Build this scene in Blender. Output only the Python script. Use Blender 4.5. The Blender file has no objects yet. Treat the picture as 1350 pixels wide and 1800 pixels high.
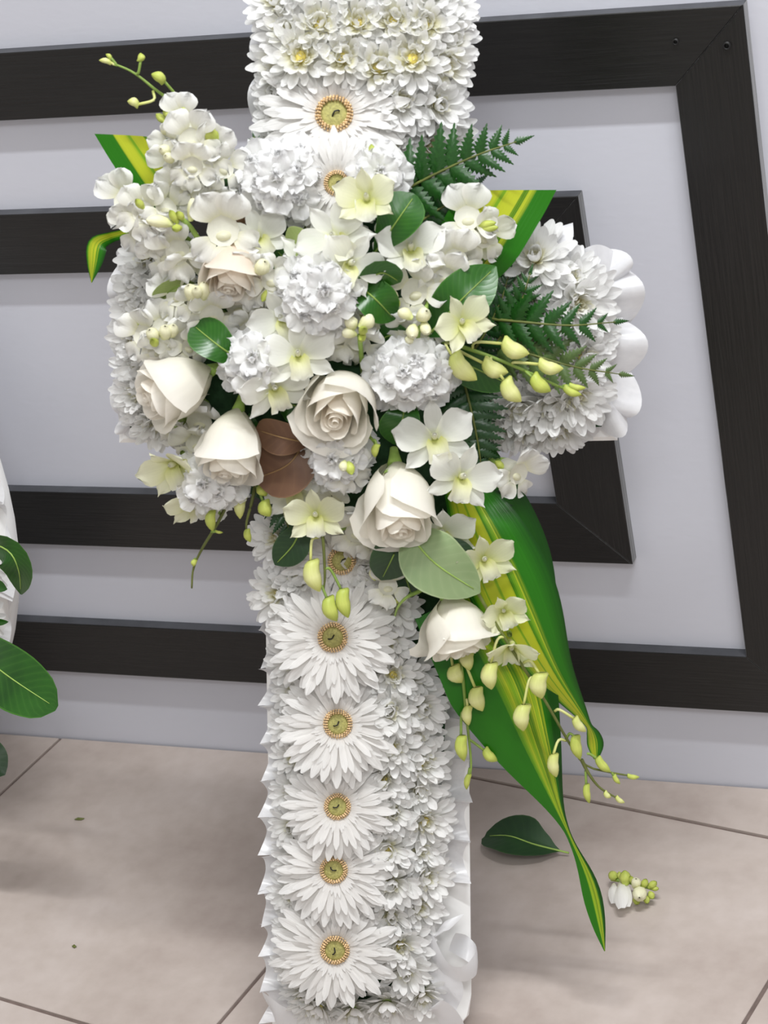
import bpy, math, random
from math import sin, cos, pi, radians as rad, exp, sqrt
from mathutils import Vector as V, Matrix

SC = bpy.context.scene
COL = SC.collection
random.seed(7)

# ------------------------------------------------------------------ camera
FPX = 3978.4                                   # focal length in pixels of the 1350 x 1800 frame
YAW, PIT, ROL = rad(26.2699), rad(28.2936), rad(-11.7151)
CAM = V((0, 0, 1.362))
cf = V((-sin(YAW)*cos(PIT), cos(YAW)*cos(PIT), -sin(PIT)))
r0 = V((cos(YAW), sin(YAW), 0)); u0 = r0.cross(cf)
cr = r0*cos(ROL) + u0*sin(ROL)
cu = u0*cos(ROL) - r0*sin(ROL)
cam = bpy.data.cameras.new('camera')
cam.sensor_fit = 'VERTICAL'; cam.sensor_height = 36; cam.sensor_width = 27
cam.lens = FPX/1800*36
cam.clip_start = 0.05
cam.dof.use_dof = True; cam.dof.focus_distance = 2.06; cam.dof.aperture_fstop = 14
co = bpy.data.objects.new('camera', cam); COL.objects.link(co)
m = Matrix((cr, cu, -cf)).transposed().to_4x4(); m.translation = CAM
co.matrix_world = m
SC.camera = co

# ------------------------------------------------------------------ light and exposure
SC.view_settings.view_transform = 'Standard'; SC.view_settings.look = 'None'
SC.view_settings.gamma = 1; SC.view_settings.use_curve_mapping = False
SC.view_settings.exposure = 0.17
w = bpy.data.worlds.new('room_light'); SC.world = w; w.use_nodes = True
w.node_tree.nodes['Background'].inputs[0].default_value = (1.0, 0.965, 0.935, 1)
w.node_tree.nodes['Background'].inputs[1].default_value = 0.52

def lamp(name, loc, target, sx, sy, watts, col=(1, 1, 1)):
    l = bpy.data.lights.new(name, 'AREA'); l.shape = 'RECTANGLE'; l.size = sx; l.size_y = sy
    l.energy = watts; l.color = col
    o = bpy.data.objects.new(name, l); COL.objects.link(o); o.location = loc
    o.rotation_euler = (V(target)-V(loc)).to_track_quat('-Z', 'Y').to_euler()
lamp('overhead_area_light', (-0.15, 1.02, 2.75), (-0.15, 1.02, 0), 1.3, 0.07, 50, (0.965, 0.985, 1.0))
lamp('overhead_area_light', (0.5, -0.7, 2.75), (0.3, -0.2, 0), 1.3, 0.5, 34, (0.97, 0.98, 1.0))  # added fill lamp, out of view, to brighten the floor from the front

# ------------------------------------------------------------------ places: rays onto the wall, the floor and the leaning cross
YW = 1.7595                                    # wall surface
BETA = -0.22
AX = cr.copy()                                 # along the arms
SX = (cu + BETA*cf).normalized()               # up the shaft
NX = AX.cross(SX)                              # out of the flower face
def ray(px, py): return (px-675)/FPX*cr - (py-900)/FPX*cu + cf
def on_floor(px, py, z=0.0):
    d = ray(px, py); return CAM + d*((z-CAM.z)/d.z)
def on_wall(px, py, t=0.0):
    d = ray(px, py); return CAM + d*((YW-t)/d.y)
FOOT = on_floor(826, 1785)
def P(px, py, h=0.0):                          # a point h metres in front of the back of the cross
    d = ray(px, py); return CAM + d*((FOOT + NX*h - CAM).dot(NX)/d.dot(NX))
PX = 0.000538                                  # metres per pixel at the cross

def frame(loc, tx, ty, roll=0.0, s=1.0, tz=1.0):
    z = (AX*tx + SX*ty + NX*tz).normalized()
    y = SX - z*SX.dot(z)
    if y.length < 0.05: y = NX - z*NX.dot(z)
    y.normalize(); x = y.cross(z)
    c, q = cos(roll), sin(roll)
    x, y = x*c + y*q, y*c - x*q
    M = Matrix((x, y, z)).transposed().to_4x4()
    return Matrix.Translation(loc) @ M @ Matrix.Scale(s, 4)
def aim(a, b, width, face=None):               # +Y runs from a to b (length scaled), +Z towards the viewer
    y = b-a; L = y.length; y.normalize()
    f = face or NX
    z = (f - y*f.dot(y))
    if z.length < 0.02: z = AX - y*AX.dot(y)
    z.normalize(); x = y.cross(z)
    M = Matrix((x*width, y*L, z*width)).transposed().to_4x4(); M.translation = a
    return M

# ------------------------------------------------------------------ materials
def mat(name):
    m = bpy.data.materials.new(name); m.use_nodes = True
    nt = m.node_tree; b = nt.nodes['Principled BSDF']
    return m, nt, b
def ramp(nt, stops, fac):
    r = nt.nodes.new('ShaderNodeValToRGB'); e = r.color_ramp.elements
    while len(e) < len(stops): e.new(0.5)
    for el, (p, c) in zip(e, stops): el.position = p; el.color = (*c, 1)
    if fac is not None: nt.links.new(fac, r.inputs[0])
    return r
def translucent(nt, b, colsock, amount):
    t = nt.nodes.new('ShaderNodeBsdfTranslucent'); mx = nt.nodes.new('ShaderNodeMixShader')
    mx.inputs[0].default_value = amount
    nt.links.new(colsock, t.inputs[0]); nt.links.new(b.outputs[0], mx.inputs[1]); nt.links.new(t.outputs[0], mx.inputs[2])
    nt.links.new(mx.outputs[0], nt.nodes['Material Output'].inputs[0])
def petal_mat(name, stops, trans=0.42, rough=0.55, streak=0.05, spec=0.25, bump=0.4):
    m, nt, b = mat(name)
    uv = nt.nodes.new('ShaderNodeUVMap'); sp = nt.nodes.new('ShaderNodeSeparateXYZ'); nt.links.new(uv.outputs[0], sp.inputs[0])
    r = ramp(nt, stops, sp.outputs[1])
    mp = nt.nodes.new('ShaderNodeMapping'); mp.inputs['Scale'].default_value = (7, 0.7, 1); nt.links.new(uv.outputs[0], mp.inputs[0])
    n = nt.nodes.new('ShaderNodeTexNoise'); n.inputs['Scale'].default_value = 2.2; n.inputs['Detail'].default_value = 3
    nt.links.new(mp.outputs[0], n.inputs['Vector'])
    r2 = ramp(nt, [(0.3, (1-streak*2,)*3), (0.7, (1, 1, 1))], n.outputs[0])
    mx = nt.nodes.new('ShaderNodeMixRGB'); mx.blend_type = 'MULTIPLY'; mx.inputs[0].default_value = 1
    nt.links.new(r.outputs[0], mx.inputs[1]); nt.links.new(r2.outputs[0], mx.inputs[2])
    nt.links.new(mx.outputs[0], b.inputs['Base Color'])
    b.inputs['Roughness'].default_value = rough; b.inputs['Specular IOR Level'].default_value = spec
    bp = nt.nodes.new('ShaderNodeBump'); bp.inputs['Strength'].default_value = bump; bp.inputs['Distance'].default_value = 0.001
    nt.links.new(n.outputs[0], bp.inputs['Height']); nt.links.new(bp.outputs[0], b.inputs['Normal'])
    if trans: translucent(nt, b, mx.outputs[0], trans)
    return m
def plain(name, col, rough=0.6, noise=0.12, scale=40, spec=0.3, trans=0, bump=0.1):
    m, nt, b = mat(name)
    tc = nt.nodes.new('ShaderNodeTexCoord'); n = nt.nodes.new('ShaderNodeTexNoise')
    n.inputs['Scale'].default_value = scale; n.inputs['Detail'].default_value = 4
    nt.links.new(tc.outputs['Object'], n.inputs['Vector'])
    r = ramp(nt, [(0.3, tuple(c*(1-noise) for c in col)), (0.7, tuple(min(1, c*(1+noise)) for c in col))], n.outputs[0])
    nt.links.new(r.outputs[0], b.inputs['Base Color'])
    b.inputs['Roughness'].default_value = rough; b.inputs['Specular IOR Level'].default_value = spec
    if bump:
        bp = nt.nodes.new('ShaderNodeBump'); bp.inputs['Strength'].default_value = bump; bp.inputs['Distance'].default_value = 0.001
        nt.links.new(n.outputs[0], bp.inputs['Height']); nt.links.new(bp.outputs[0], b.inputs['Normal'])
    if trans: translucent(nt, b, r.outputs[0], trans)
    return m
def leaf_mat(name, dark, light, vein, rough=0.3, veins=14, spec=0.5, trans=0.12):
    m, nt, b = mat(name)
    uv = nt.nodes.new('ShaderNodeUVMap'); sp = nt.nodes.new('ShaderNodeSeparateXYZ'); nt.links.new(uv.outputs[0], sp.inputs[0])
    def math(op, a, bb):
        k = nt.nodes.new('ShaderNodeMath'); k.operation = op
        for i, q in enumerate((a, bb)):
            if q is None: continue
            if isinstance(q, (int, float)): k.inputs[i].default_value = q
            else: nt.links.new(q, k.inputs[i])
        return k.outputs[0]
    av = math('ABSOLUTE', math('SUBTRACT', sp.outputs[0], 0.5), None)
    ph = math('MULTIPLY', math('SUBTRACT', sp.outputs[1], math('MULTIPLY', av, 0.45)), veins*2*pi)
    wv = math('POWER', math('ABSOLUTE', math('SINE', math('MULTIPLY', ph, 0.5), None), None), 0.35)
    tc = nt.nodes.new('ShaderNodeTexCoord'); n = nt.nodes.new('ShaderNodeTexNoise'); n.inputs['Scale'].default_value = 30; n.inputs['Detail'].default_value = 3
    nt.links.new(tc.outputs['Object'], n.inputs['Vector'])
    r = ramp(nt, [(0.3, dark), (0.72, light)], n.outputs[0])
    mx = nt.nodes.new('ShaderNodeMixRGB'); nt.links.new(math('MULTIPLY', math('SUBTRACT', 1.0, wv), 0.28), mx.inputs[0])
    nt.links.new(r.outputs[0], mx.inputs[1]); mx.inputs[2].default_value = (*vein, 1)
    edge = math('GREATER_THAN', av, 0.475)
    m2 = nt.nodes.new('ShaderNodeMixRGB'); nt.links.new(math('MULTIPLY', edge, 0.6), m2.inputs[0])
    nt.links.new(mx.outputs[0], m2.inputs[1]); m2.inputs[2].default_value = (*vein, 1)
    nt.links.new(m2.outputs[0], b.inputs['Base Color'])
    b.inputs['Roughness'].default_value = rough; b.inputs['Specular IOR Level'].default_value = spec
    bp = nt.nodes.new('ShaderNodeBump'); bp.inputs['Strength'].default_value = 0.07; bp.inputs['Distance'].default_value = 0.001
    nt.links.new(wv, bp.inputs['Height']); nt.links.new(bp.outputs[0], b.inputs['Normal'])
    if trans: translucent(nt, b, m2.outputs[0], trans)
    return m
def stripe_mat(name, stops, rough=0.28):
    m, nt, b = mat(name)
    uv = nt.nodes.new('ShaderNodeUVMap'); sp = nt.nodes.new('ShaderNodeSeparateXYZ'); nt.links.new(uv.outputs[0], sp.inputs[0])
    r = ramp(nt, stops, None); r.color_ramp.interpolation = 'LINEAR'
    mp = nt.nodes.new('ShaderNodeMapping'); mp.inputs['Scale'].default_value = (28, 0.25, 1); nt.links.new(uv.outputs[0], mp.inputs[0])
    n = nt.nodes.new('ShaderNodeTexNoise'); n.inputs['Scale'].default_value = 1.0; n.inputs['Detail'].default_value = 2
    nt.links.new(mp.outputs[0], n.inputs['Vector'])
    a = nt.nodes.new('ShaderNodeMath'); a.operation = 'MULTIPLY_ADD'; a.inputs[1].default_value = 0.16; a.inputs[2].default_value = -0.08
    nt.links.new(n.outputs[0], a.inputs[0])
    s = nt.nodes.new('ShaderNodeMath'); nt.links.new(sp.outputs[0], s.inputs[0]); nt.links.new(a.outputs[0], s.inputs[1])
    nt.links.new(s.outputs[0], r.inputs[0]); nt.links.new(r.outputs[0], b.inputs['Base Color'])
    b.inputs['Roughness'].default_value = rough; b.inputs['Specular IOR Level'].default_value = 0.3
    bp = nt.nodes.new('ShaderNodeBump'); bp.inputs['Strength'].default_value = 0.2; bp.inputs['Distance'].default_value = 0.001
    nt.links.new(n.outputs[0], bp.inputs['Height']); nt.links.new(bp.outputs[0], b.inputs['Normal'])
    translucent(nt, b, r.outputs[0], 0.12)
    return m

WH = (0.92, 0.92, 0.905)
MT = dict(
    mum=petal_mat('chrysanthemum_petal', [(0, (0.80, 0.79, 0.62)), (0.25, (0.90, 0.895, 0.84)), (0.6, WH), (1, (0.93, 0.93, 0.92))]),
    mumy=petal_mat('yellow_throated_petal', [(0, (0.88, 0.79, 0.32)), (0.3, (0.91, 0.88, 0.60)), (0.62, (0.92, 0.915, 0.85)), (1, (0.93, 0.93, 0.92))]),
    mumin=petal_mat('chrysanthemum_inner_petal', [(0, (0.78, 0.72, 0.30)), (0.5, (0.86, 0.84, 0.62)), (1, (0.89, 0.88, 0.80))]),
    mumc=plain('chrysanthemum_heart', (0.72, 0.60, 0.16), 0.7, 0.3, 400),
    ger=petal_mat('gerbera_petal', [(0, (0.86, 0.82, 0.76)), (0.3, (0.91, 0.89, 0.86)), (1, (0.93, 0.925, 0.91))], streak=0.05, bump=0.5),
    gerbead=plain('gerbera_stamen', (0.70, 0.50, 0.27), 0.6, 0.35, 300),
    gerc=plain('gerbera_eye', (0.33, 0.31, 0.105), 0.7, 0.25, 600, bump=0.6),
    black=plain('black_pin', (0.012, 0.012, 0.012), 0.5, 0.1),
    rose=petal_mat('rose_petal', [(0, (0.84, 0.84, 0.64)), (0.35, (0.92, 0.895, 0.80)), (0.8, (0.935, 0.915, 0.85)), (1, (0.93, 0.90, 0.83))], rough=0.5, streak=0.02, bump=0.1),
    rosein=petal_mat('rose_inner_petal', [(0, (0.90, 0.76, 0.60)), (0.6, (0.93, 0.86, 0.76)), (1, (0.935, 0.90, 0.82))], rough=0.5, streak=0.02, bump=0.1),
    peach=petal_mat('peach_rose_petal', [(0, (0.86, 0.66, 0.48)), (0.5, (0.89, 0.78, 0.66)), (1, (0.90, 0.85, 0.77))], rough=0.5, streak=0.02, bump=0.1),
    orch=petal_mat('orchid_petal', [(0, (0.78, 0.80, 0.50)), (0.25, (0.90, 0.91, 0.82)), (1, (0.925, 0.925, 0.89))], rough=0.45, streak=0.02, bump=0.15),
    orchy=petal_mat('yellow_green_orchid_petal', [(0, (0.72, 0.75, 0.30)), (0.4, (0.84, 0.85, 0.56)), (1, (0.87, 0.87, 0.68))], rough=0.45, streak=0.03, bump=0.15),
    lip=petal_mat('orchid_lip', [(0, (0.72, 0.74, 0.26)), (0.45, (0.86, 0.86, 0.60)), (1, (0.90, 0.90, 0.82))], rough=0.45, streak=0.03),
    stock=petal_mat('stock_petal', [(0, (0.86, 0.87, 0.76)), (0.3, (0.935, 0.935, 0.92)), (1, (0.95, 0.95, 0.95))], trans=0.48, streak=0.01, bump=0.15),
    snap=petal_mat('snapdragon_petal', [(0, (0.86, 0.85, 0.60)), (0.35, (0.915, 0.905, 0.83)), (1, (0.935, 0.935, 0.92))], streak=0.03, bump=0.15),
    snapy=petal_mat('snapdragon_throat', [(0, (0.82, 0.80, 0.46)), (1, (0.88, 0.87, 0.70))], streak=0.03),
    budp=petal_mat('pale_flower_bud', [(0, (0.60, 0.66, 0.22)), (0.3, (0.80, 0.80, 0.46)), (1, (0.86, 0.84, 0.60))], trans=0.15, rough=0.45),
    bud=petal_mat('orchid_bud', [(0, (0.46, 0.55, 0.10)), (0.5, (0.58, 0.64, 0.15)), (1, (0.42, 0.50, 0.08))], trans=0.12, rough=0.4, streak=0.08),
    bud2=petal_mat('cream_orchid_bud', [(0, (0.55, 0.60, 0.16)), (0.5, (0.74, 0.75, 0.34)), (1, (0.60, 0.63, 0.16))], trans=0.12, rough=0.4, streak=0.06),
    stem=plain('green_stem', (0.20, 0.30, 0.06), 0.5, 0.2, 60),
    stemd=plain('olive_stem', (0.12, 0.14, 0.035), 0.5, 0.25, 60),
    calyx=plain('green_calyx', (0.30, 0.45, 0.10), 0.5, 0.2, 90),
    leaf=leaf_mat('glossy_leaf', (0.008, 0.060, 0.003), (0.020, 0.115, 0.006), (0.06, 0.19, 0.02)),
    leafl=leaf_mat('pale_leaf_back', (0.24, 0.33, 0.09), (0.32, 0.41, 0.13), (0.42, 0.50, 0.20), rough=0.5),
    leafg=leaf_mat('grey_green_leaf_back', (0.20, 0.29, 0.13), (0.26, 0.35, 0.17), (0.36, 0.44, 0.24), rough=0.6, veins=9),
    leafd=leaf_mat('dark_rose_leaf', (0.008, 0.036, 0.009), (0.016, 0.060, 0.013), (0.035, 0.09, 0.022), rough=0.45, veins=9, trans=0.06),
    brown=leaf_mat('copper_leaf_back', (0.095, 0.045, 0.024), (0.15, 0.075, 0.038), (0.19, 0.105, 0.05), rough=0.55, veins=7, trans=0.05),
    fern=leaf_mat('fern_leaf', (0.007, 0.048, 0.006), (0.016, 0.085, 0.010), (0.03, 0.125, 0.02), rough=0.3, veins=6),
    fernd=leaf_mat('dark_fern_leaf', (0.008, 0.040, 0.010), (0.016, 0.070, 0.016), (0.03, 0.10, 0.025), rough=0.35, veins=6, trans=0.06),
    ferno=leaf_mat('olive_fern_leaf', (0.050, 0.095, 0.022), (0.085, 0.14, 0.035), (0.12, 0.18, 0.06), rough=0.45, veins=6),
    copper=plain('copper_leaf_rib', (0.26, 0.16, 0.07), 0.5, 0.1),
    foam=plain('green_floral_foam', (0.02, 0.05, 0.022), 0.9, 0.3, 120, 0.1, bump=0.4),
    board=plain('white_plastic', (0.86, 0.86, 0.85), 0.4, 0.02, 20, 0.4, bump=0.02),
    slot=plain('dark_slot', (0.015, 0.015, 0.018), 0.8),
)
GR, DG, YE, LG = (0.018, 0.15, 0.004), (0.006, 0.055, 0.003), (0.43, 0.48, 0.025), (0.14, 0.32, 0.012)
ST = [(0, DG), (0.22, GR), (0.34, GR), (0.38, YE), (0.43, LG), (0.47, GR), (0.50, YE), (0.60, YE), (0.63, LG), (0.66, YE), (0.75, YE), (0.78, LG), (0.81, YE), (0.90, LG), (0.96, GR), (1, DG)]
MT['stripem'] = stripe_mat('variegated_leaf_mirrored', [(0, DG), (.10, DG), (.20, GR), (.24, YE), (.28, LG), (.31, YE), (.36, GR), (.39, YE), (.44, LG), (.47, YE), (.52, LG), (.57, GR), (1, GR)])
MT['stripe'] = stripe_mat('variegated_leaf', ST)
MT['stripec'] = stripe_mat('variegated_cut_leaf', [(0, GR), (0.22, GR), (0.27, YE), (0.42, YE), (0.45, LG), (0.50, YE), (0.66, YE), (0.69, GR), (0.72, YE), (0.78, GR), (1, GR)])
MT['leafdeep'] = stripe_mat('deep_green_leaf', [(0, DG), (0.45, GR), (0.5, LG), (0.55, GR), (1, GR)])

# ------------------------------------------------------------------ meshes
def mesh(name, verts, faces, material, uvs=None, smooth=True):
    me = bpy.data.meshes.new(name); me.from_pydata([tuple(v) for v in verts], [], faces)
    if smooth: me.polygons.foreach_set('use_smooth', [True]*len(me.polygons))
    if uvs:
        ul = me.uv_layers.new(name='UVMap')
        flat = []
        for l in me.loops: flat += uvs[l.vertex_index]
        ul.data.foreach_set('uv', flat)
    if material: me.materials.append(material)
    me.update()
    return me
class MB:                                       # gathers pieces that become ONE mesh
    def __init__(s): s.v = []; s.f = []; s.u = []
    def add(s, vs, fs, us=None, M=None):
        o = len(s.v)
        s.v += [M @ V(v) for v in vs] if M else [V(v) for v in vs]
        s.f += [tuple(i+o for i in f) for f in fs]; s.u += us or [(0.5, 0.5)]*len(vs)
    def mesh(s, name, m, smooth=True): return mesh(name, s.v, s.f, m, s.u, smooth)
def interp(tab, u):
    for (a, x), (b, y) in zip(tab, tab[1:]):
        if u <= b: return x + (y-x)*(u-a)/max(1e-9, b-a)
    return tab[-1][1]
def smoothtab(tab, u):                          # smooth curve through the table
    n = len(tab)
    for k in range(n-1):
        if u <= tab[k+1][0] or k == n-2:
            (x0, y0), (x1, y1) = tab[k], tab[k+1]; h = max(1e-9, x1-x0); t = min(1, (u-x0)/h)
            d = (y1-y0)/h
            m0 = (y1-tab[k-1][1])/(x1-tab[k-1][0]) if k else d
            m1 = (tab[k+2][1]-y0)/(tab[k+2][0]-x0) if k < n-2 else d
            return max(0, (2*t**3-3*t*t+1)*y0+(t**3-2*t*t+t)*h*m0+(3*t*t-2*t**3)*y1+(t**3-t*t)*h*m1)
def petal_geo(L, W, prof, e0, e1, cup=0.2, nu=6, nv=4, ruf=0.0, ph=0.0, freq=5.0, twist=0.0, notch=0.0, fold=0.0, tip=0.09):
    vs, us, fs = [], [], []
    y = z = 0.0
    for i in range(nu+1):
        u = i/nu; e = e0+(e1-e0)*u
        if i: y += cos(e)*L/nu; z += sin(e)*L/nu
        hw = W/2*interp(prof, u)
        for j in range(nv+1):
            v = -1+2*j/nv
            off = cup*(1-.5*u*u)*hw*v*v + fold*hw*abs(v) + ruf*u*u*sin(freq*v+ph+u*2)
            x = hw*v; dl = -notch*L*u*u*(1-abs(v))*0.5 - tip*L*u*u*u*v*v
            ca, sa = cos(twist*u), sin(twist*u)
            x, off = x*ca-off*sa, x*sa+off*ca
            vs.append((x, y - sin(e)*off + cos(e)*dl, z + cos(e)*off + sin(e)*dl)); us.append(((v+1)/2, u))
    n = nv+1
    for i in range(nu):
        for j in range(nv): fs.append((i*n+j, i*n+j+1, (i+1)*n+j+1, (i+1)*n+j))
    return vs, fs, us
def petal(name, m, *a, **k):
    vs, fs, us = petal_geo(*a, **k); return mesh(name, vs, fs, m, us)
def tube_geo(pts, rads, n=6, cap=True):
    pts = [V(p) for p in pts]; vs, fs, us = [], [], []
    ref = V((0.3, 0.5, 0.81))
    for i, p in enumerate(pts):
        t = (pts[min(i+1, len(pts)-1)]-pts[max(i-1, 0)]).normalized()
        x = t.cross(ref)
        if x.length < 0.1: x = t.cross(V((1, 0, 0)))
        x.normalize(); y = t.cross(x); r = rads[i] if isinstance(rads, (list, tuple)) else rads
        for k in range(n):
            a = 2*pi*k/n; vs.append(p+x*r*cos(a)+y*r*sin(a)); us.append((k/n, i/(len(pts)-1)))
    for i in range(len(pts)-1):
        for k in range(n): fs.append((i*n+k, i*n+(k+1) % n, (i+1)*n+(k+1) % n, (i+1)*n+k))
    if cap: fs += [tuple(range(n))[::-1], tuple((len(pts)-1)*n+k for k in range(n))]
    return vs, fs, us
def tube(name, m, pts, rads, n=6):
    vs, fs, us = tube_geo(pts, rads, n); return mesh(name, vs, fs, m, us)
def lathe_geo(prof, n=10, sx=1.0, bend=0.0, spur=0.0):   # prof: (radius, y) around +Y
    vs, fs, us = [], [], []
    H = prof[-1][1]
    for i, (r, y) in enumerate(prof):
        for k in range(n):
            a = 2*pi*k/n; t = y/H if H else 0
            x = r*cos(a)*sx + bend*sin(pi*t); z = r*sin(a)
            if spur and t < 0.3 and cos(a) < -0.2: x += spur*(0.3-t)/0.3*cos(a)
            vs.append((x, y, z)); us.append((k/n, t))
    m = len(prof)
    for i in range(m-1):
        for k in range(n): fs.append((i*n+k, i*n+(k+1) % n, (i+1)*n+(k+1) % n, (i+1)*n+k))
    fs += [tuple(range(n)), tuple((m-1)*n+k for k in range(n))[::-1]]
    return vs, fs, us
def lathe(name, m, prof, **k):
    vs, fs, us = lathe_geo(prof, **k); return mesh(name, vs, fs, m, us)
def dome_geo(r, h, n=12, rings=4, z0=0.0):
    return [(r*cos(2*pi*k/n)*cos(i/rings*pi/2*0.98), r*sin(2*pi*k/n)*cos(i/rings*pi/2*0.98), z0+h*sin(i/rings*pi/2*0.98)) for i in range(rings+1) for k in range(n)], \
        [(i*n+k, i*n+(k+1) % n, (i+1)*n+(k+1) % n, (i+1)*n+k) for i in range(rings) for k in range(n)] + [tuple(rings*n+k for k in range(n))], None
def spline(pts, n):                             # Catmull-Rom through the points
    pts = [V(p) for p in pts]
    if len(pts) == 2: return [pts[0].lerp(pts[1], i/n) for i in range(n+1)]
    q = [pts[0]*2-pts[1]] + pts + [pts[-1]*2-pts[-2]]; out = []
    segs = len(pts)-1
    for i in range(n+1):
        t = i/n*segs; k = min(int(t), segs-1); t -= k
        a, b, c, d = q[k:k+4]
        out.append(0.5*((2*b)+(c-a)*t+(2*a-5*b+4*c-d)*t*t+(3*b-a-3*c+d)*t**3))
    return out

# ------------------------------------------------------------------ things and parts
class Thing:
    def __init__(s, name, label, cat, loc, group=None):
        o = bpy.data.objects.new(name, None); COL.objects.link(o); o.empty_display_size = 0.01
        o.location = loc; o['label'] = label; o['category'] = cat
        if group: o['group'] = group
        s.o = o; s.M = Matrix.Translation(V(loc))
    def add(s, name, me, M=None, parent=None, kind=None, label=None):
        o = bpy.data.objects.new(name, me); COL.objects.link(o)
        M = M if M is not None else Matrix.Identity(4)
        po, pm = parent or (s.o, s.M)
        o.parent = po; o.matrix_basis = pm.inverted() @ M
        if kind: o['kind'] = kind
        if label: o['label'] = label
        return o, M
    def put(s, tmpl, M):                        # a template's parts, parented as the template says
        made = []
        for name, me, L, par, kind in tmpl:
            made.append(s.add(name, me, M @ L, made[par] if par is not None else None, kind))
        return made
I4 = Matrix.Identity(4)
def RZ(a): return Matrix.Rotation(a, 4, 'Z')
def RX(a): return Matrix.Rotation(a, 4, 'X')
def RY(a): return Matrix.Rotation(a, 4, 'Y')
def TR(x, y, z): return Matrix.Translation((x, y, z))
def structure(name, me):
    o = bpy.data.objects.new(name, me); COL.objects.link(o); o['kind'] = 'structure'; return o
UNIT_STEM = lathe('stem', MT['stem'], [(0.5, 0), (0.5, 1)], n=6)
ORD = 'first second third fourth fifth sixth seventh eighth ninth tenth eleventh twelfth thirteenth fourteenth fifteenth sixteenth seventeenth eighteenth'.split()
# ------------------------------------------------------------------ the room: wall, tiled floor
def poly_prism(name, pts, z0, z1, m, bev=0.0):   # pts: convex xy outline
    n = len(pts); c = sum((V((p[0], p[1])) for p in pts), V((0, 0)))/n
    vs = [(p[0], p[1], z0) for p in pts] + [(p[0], p[1], z1-bev) for p in pts]
    fs = [tuple(range(n))[::-1]] + [(i, (i+1) % n, n+(i+1) % n, n+i) for i in range(n)]
    if bev:
        ins = []
        for p in pts:
            d = (c-V((p[0], p[1]))); d.normalize(); ins.append((p[0]+d.x*bev*1.4, p[1]+d.y*bev*1.4, z1))
        vs += ins; fs += [(n+i, n+(i+1) % n, 2*n+(i+1) % n, 2*n+i) for i in range(n)] + [tuple(2*n+i for i in range(n))]
    else: fs += [tuple(n+i for i in range(n))]
    return mesh(name, vs, fs, m, None, False)
def box(name, a, b, m):
    return poly_prism(name, [(a[0], a[1]), (b[0], a[1]), (b[0], b[1]), (a[0], b[1])], a[2], b[2], m)

def wall_material():
    m, nt, b = mat('white_wall_paint')
    tc = nt.nodes.new('ShaderNodeTexCoord'); n = nt.nodes.new('ShaderNodeTexNoise'); n.inputs['Scale'].default_value = 2.5; n.inputs['Detail'].default_value = 5
    nt.links.new(tc.outputs['Object'], n.inputs['Vector'])
    r = ramp(nt, [(0.3, (0.565, 0.575, 0.635)), (0.75, (0.605, 0.615, 0.675))], n.outputs[0])
    nt.links.new(r.outputs[0], b.inputs['Base Color']); b.inputs['Roughness'].default_value = 0.6; b.inputs['Specular IOR Level'].default_value = 0.25
    mp = nt.nodes.new('ShaderNodeMapping'); mp.inputs['Scale'].default_value = (1, 1, 2.2); nt.links.new(tc.outputs['Object'], mp.inputs[0])
    n2 = nt.nodes.new('ShaderNodeTexNoise'); n2.inputs['Scale'].default_value = 90; n2.inputs['Detail'].default_value = 3; nt.links.new(mp.outputs[0], n2.inputs['Vector'])
    bp = nt.nodes.new('ShaderNodeBump'); bp.inputs['Strength'].default_value = 0.12; bp.inputs['Distance'].default_value = 0.0012
    nt.links.new(n2.outputs[0], bp.inputs['Height']); nt.links.new(bp.outputs[0], b.inputs['Normal'])
    return m
structure('wall_back', box('wall_back', (-3.2, YW, -0.05), (1.3, YW+0.1, 2.8), wall_material()))

def tile_material():
    m, nt, b = mat('beige_stone_tile')
    tc = nt.nodes.new('ShaderNodeTexCoord')
    n = nt.nodes.new('ShaderNodeTexNoise'); n.inputs['Scale'].default_value = 5.5; n.inputs['Detail'].default_value = 6; n.inputs['Roughness'].default_value = 0.6
    nt.links.new(tc.outputs['Object'], n.inputs['Vector'])
    r = ramp(nt, [(0.28, (0.39, 0.325, 0.29)), (0.5, (0.475, 0.41, 0.37)), (0.72, (0.54, 0.475, 0.44))], n.outputs[0])
    n2 = nt.nodes.new('ShaderNodeTexNoise'); n2.inputs['Scale'].default_value = 60; n2.inputs['Detail'].default_value = 5; nt.links.new(tc.outputs['Object'], n2.inputs['Vector'])
    r2 = ramp(nt, [(0.3, (0.93, 0.92, 0.91)), (0.65, (1, 1, 1))], n2.outputs[0])
    mx = nt.nodes.new('ShaderNodeMixRGB'); mx.blend_type = 'MULTIPLY'; mx.inputs[0].default_value = 1
    nt.links.new(r.outputs[0], mx.inputs[1]); nt.links.new(r2.outputs[0], mx.inputs[2]); nt.links.new(mx.outputs[0], b.inputs['Base Color'])
    b.inputs['Roughness'].default_value = 0.45; b.inputs['Specular IOR Level'].default_value = 0.35
    bp = nt.nodes.new('ShaderNodeBump'); bp.inputs['Strength'].default_value = 0.12; bp.inputs['Distance'].default_value = 0.002
    nt.links.new(n.outputs[0], bp.inputs['Height']); nt.links.new(bp.outputs[0], b.inputs['Normal'])
    return m
floor = structure('floor', box('floor', (-3.2, -0.6, -0.06), (1.3, YW-0.0005, -0.0028), plain('grey_brown_grout', (0.17, 0.13, 0.115), 0.9, 0.2, 60, 0.1)))
TILE = tile_material()
PHI = rad(-10.3802); TC, TS = cos(PHI), sin(PHI)
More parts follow.
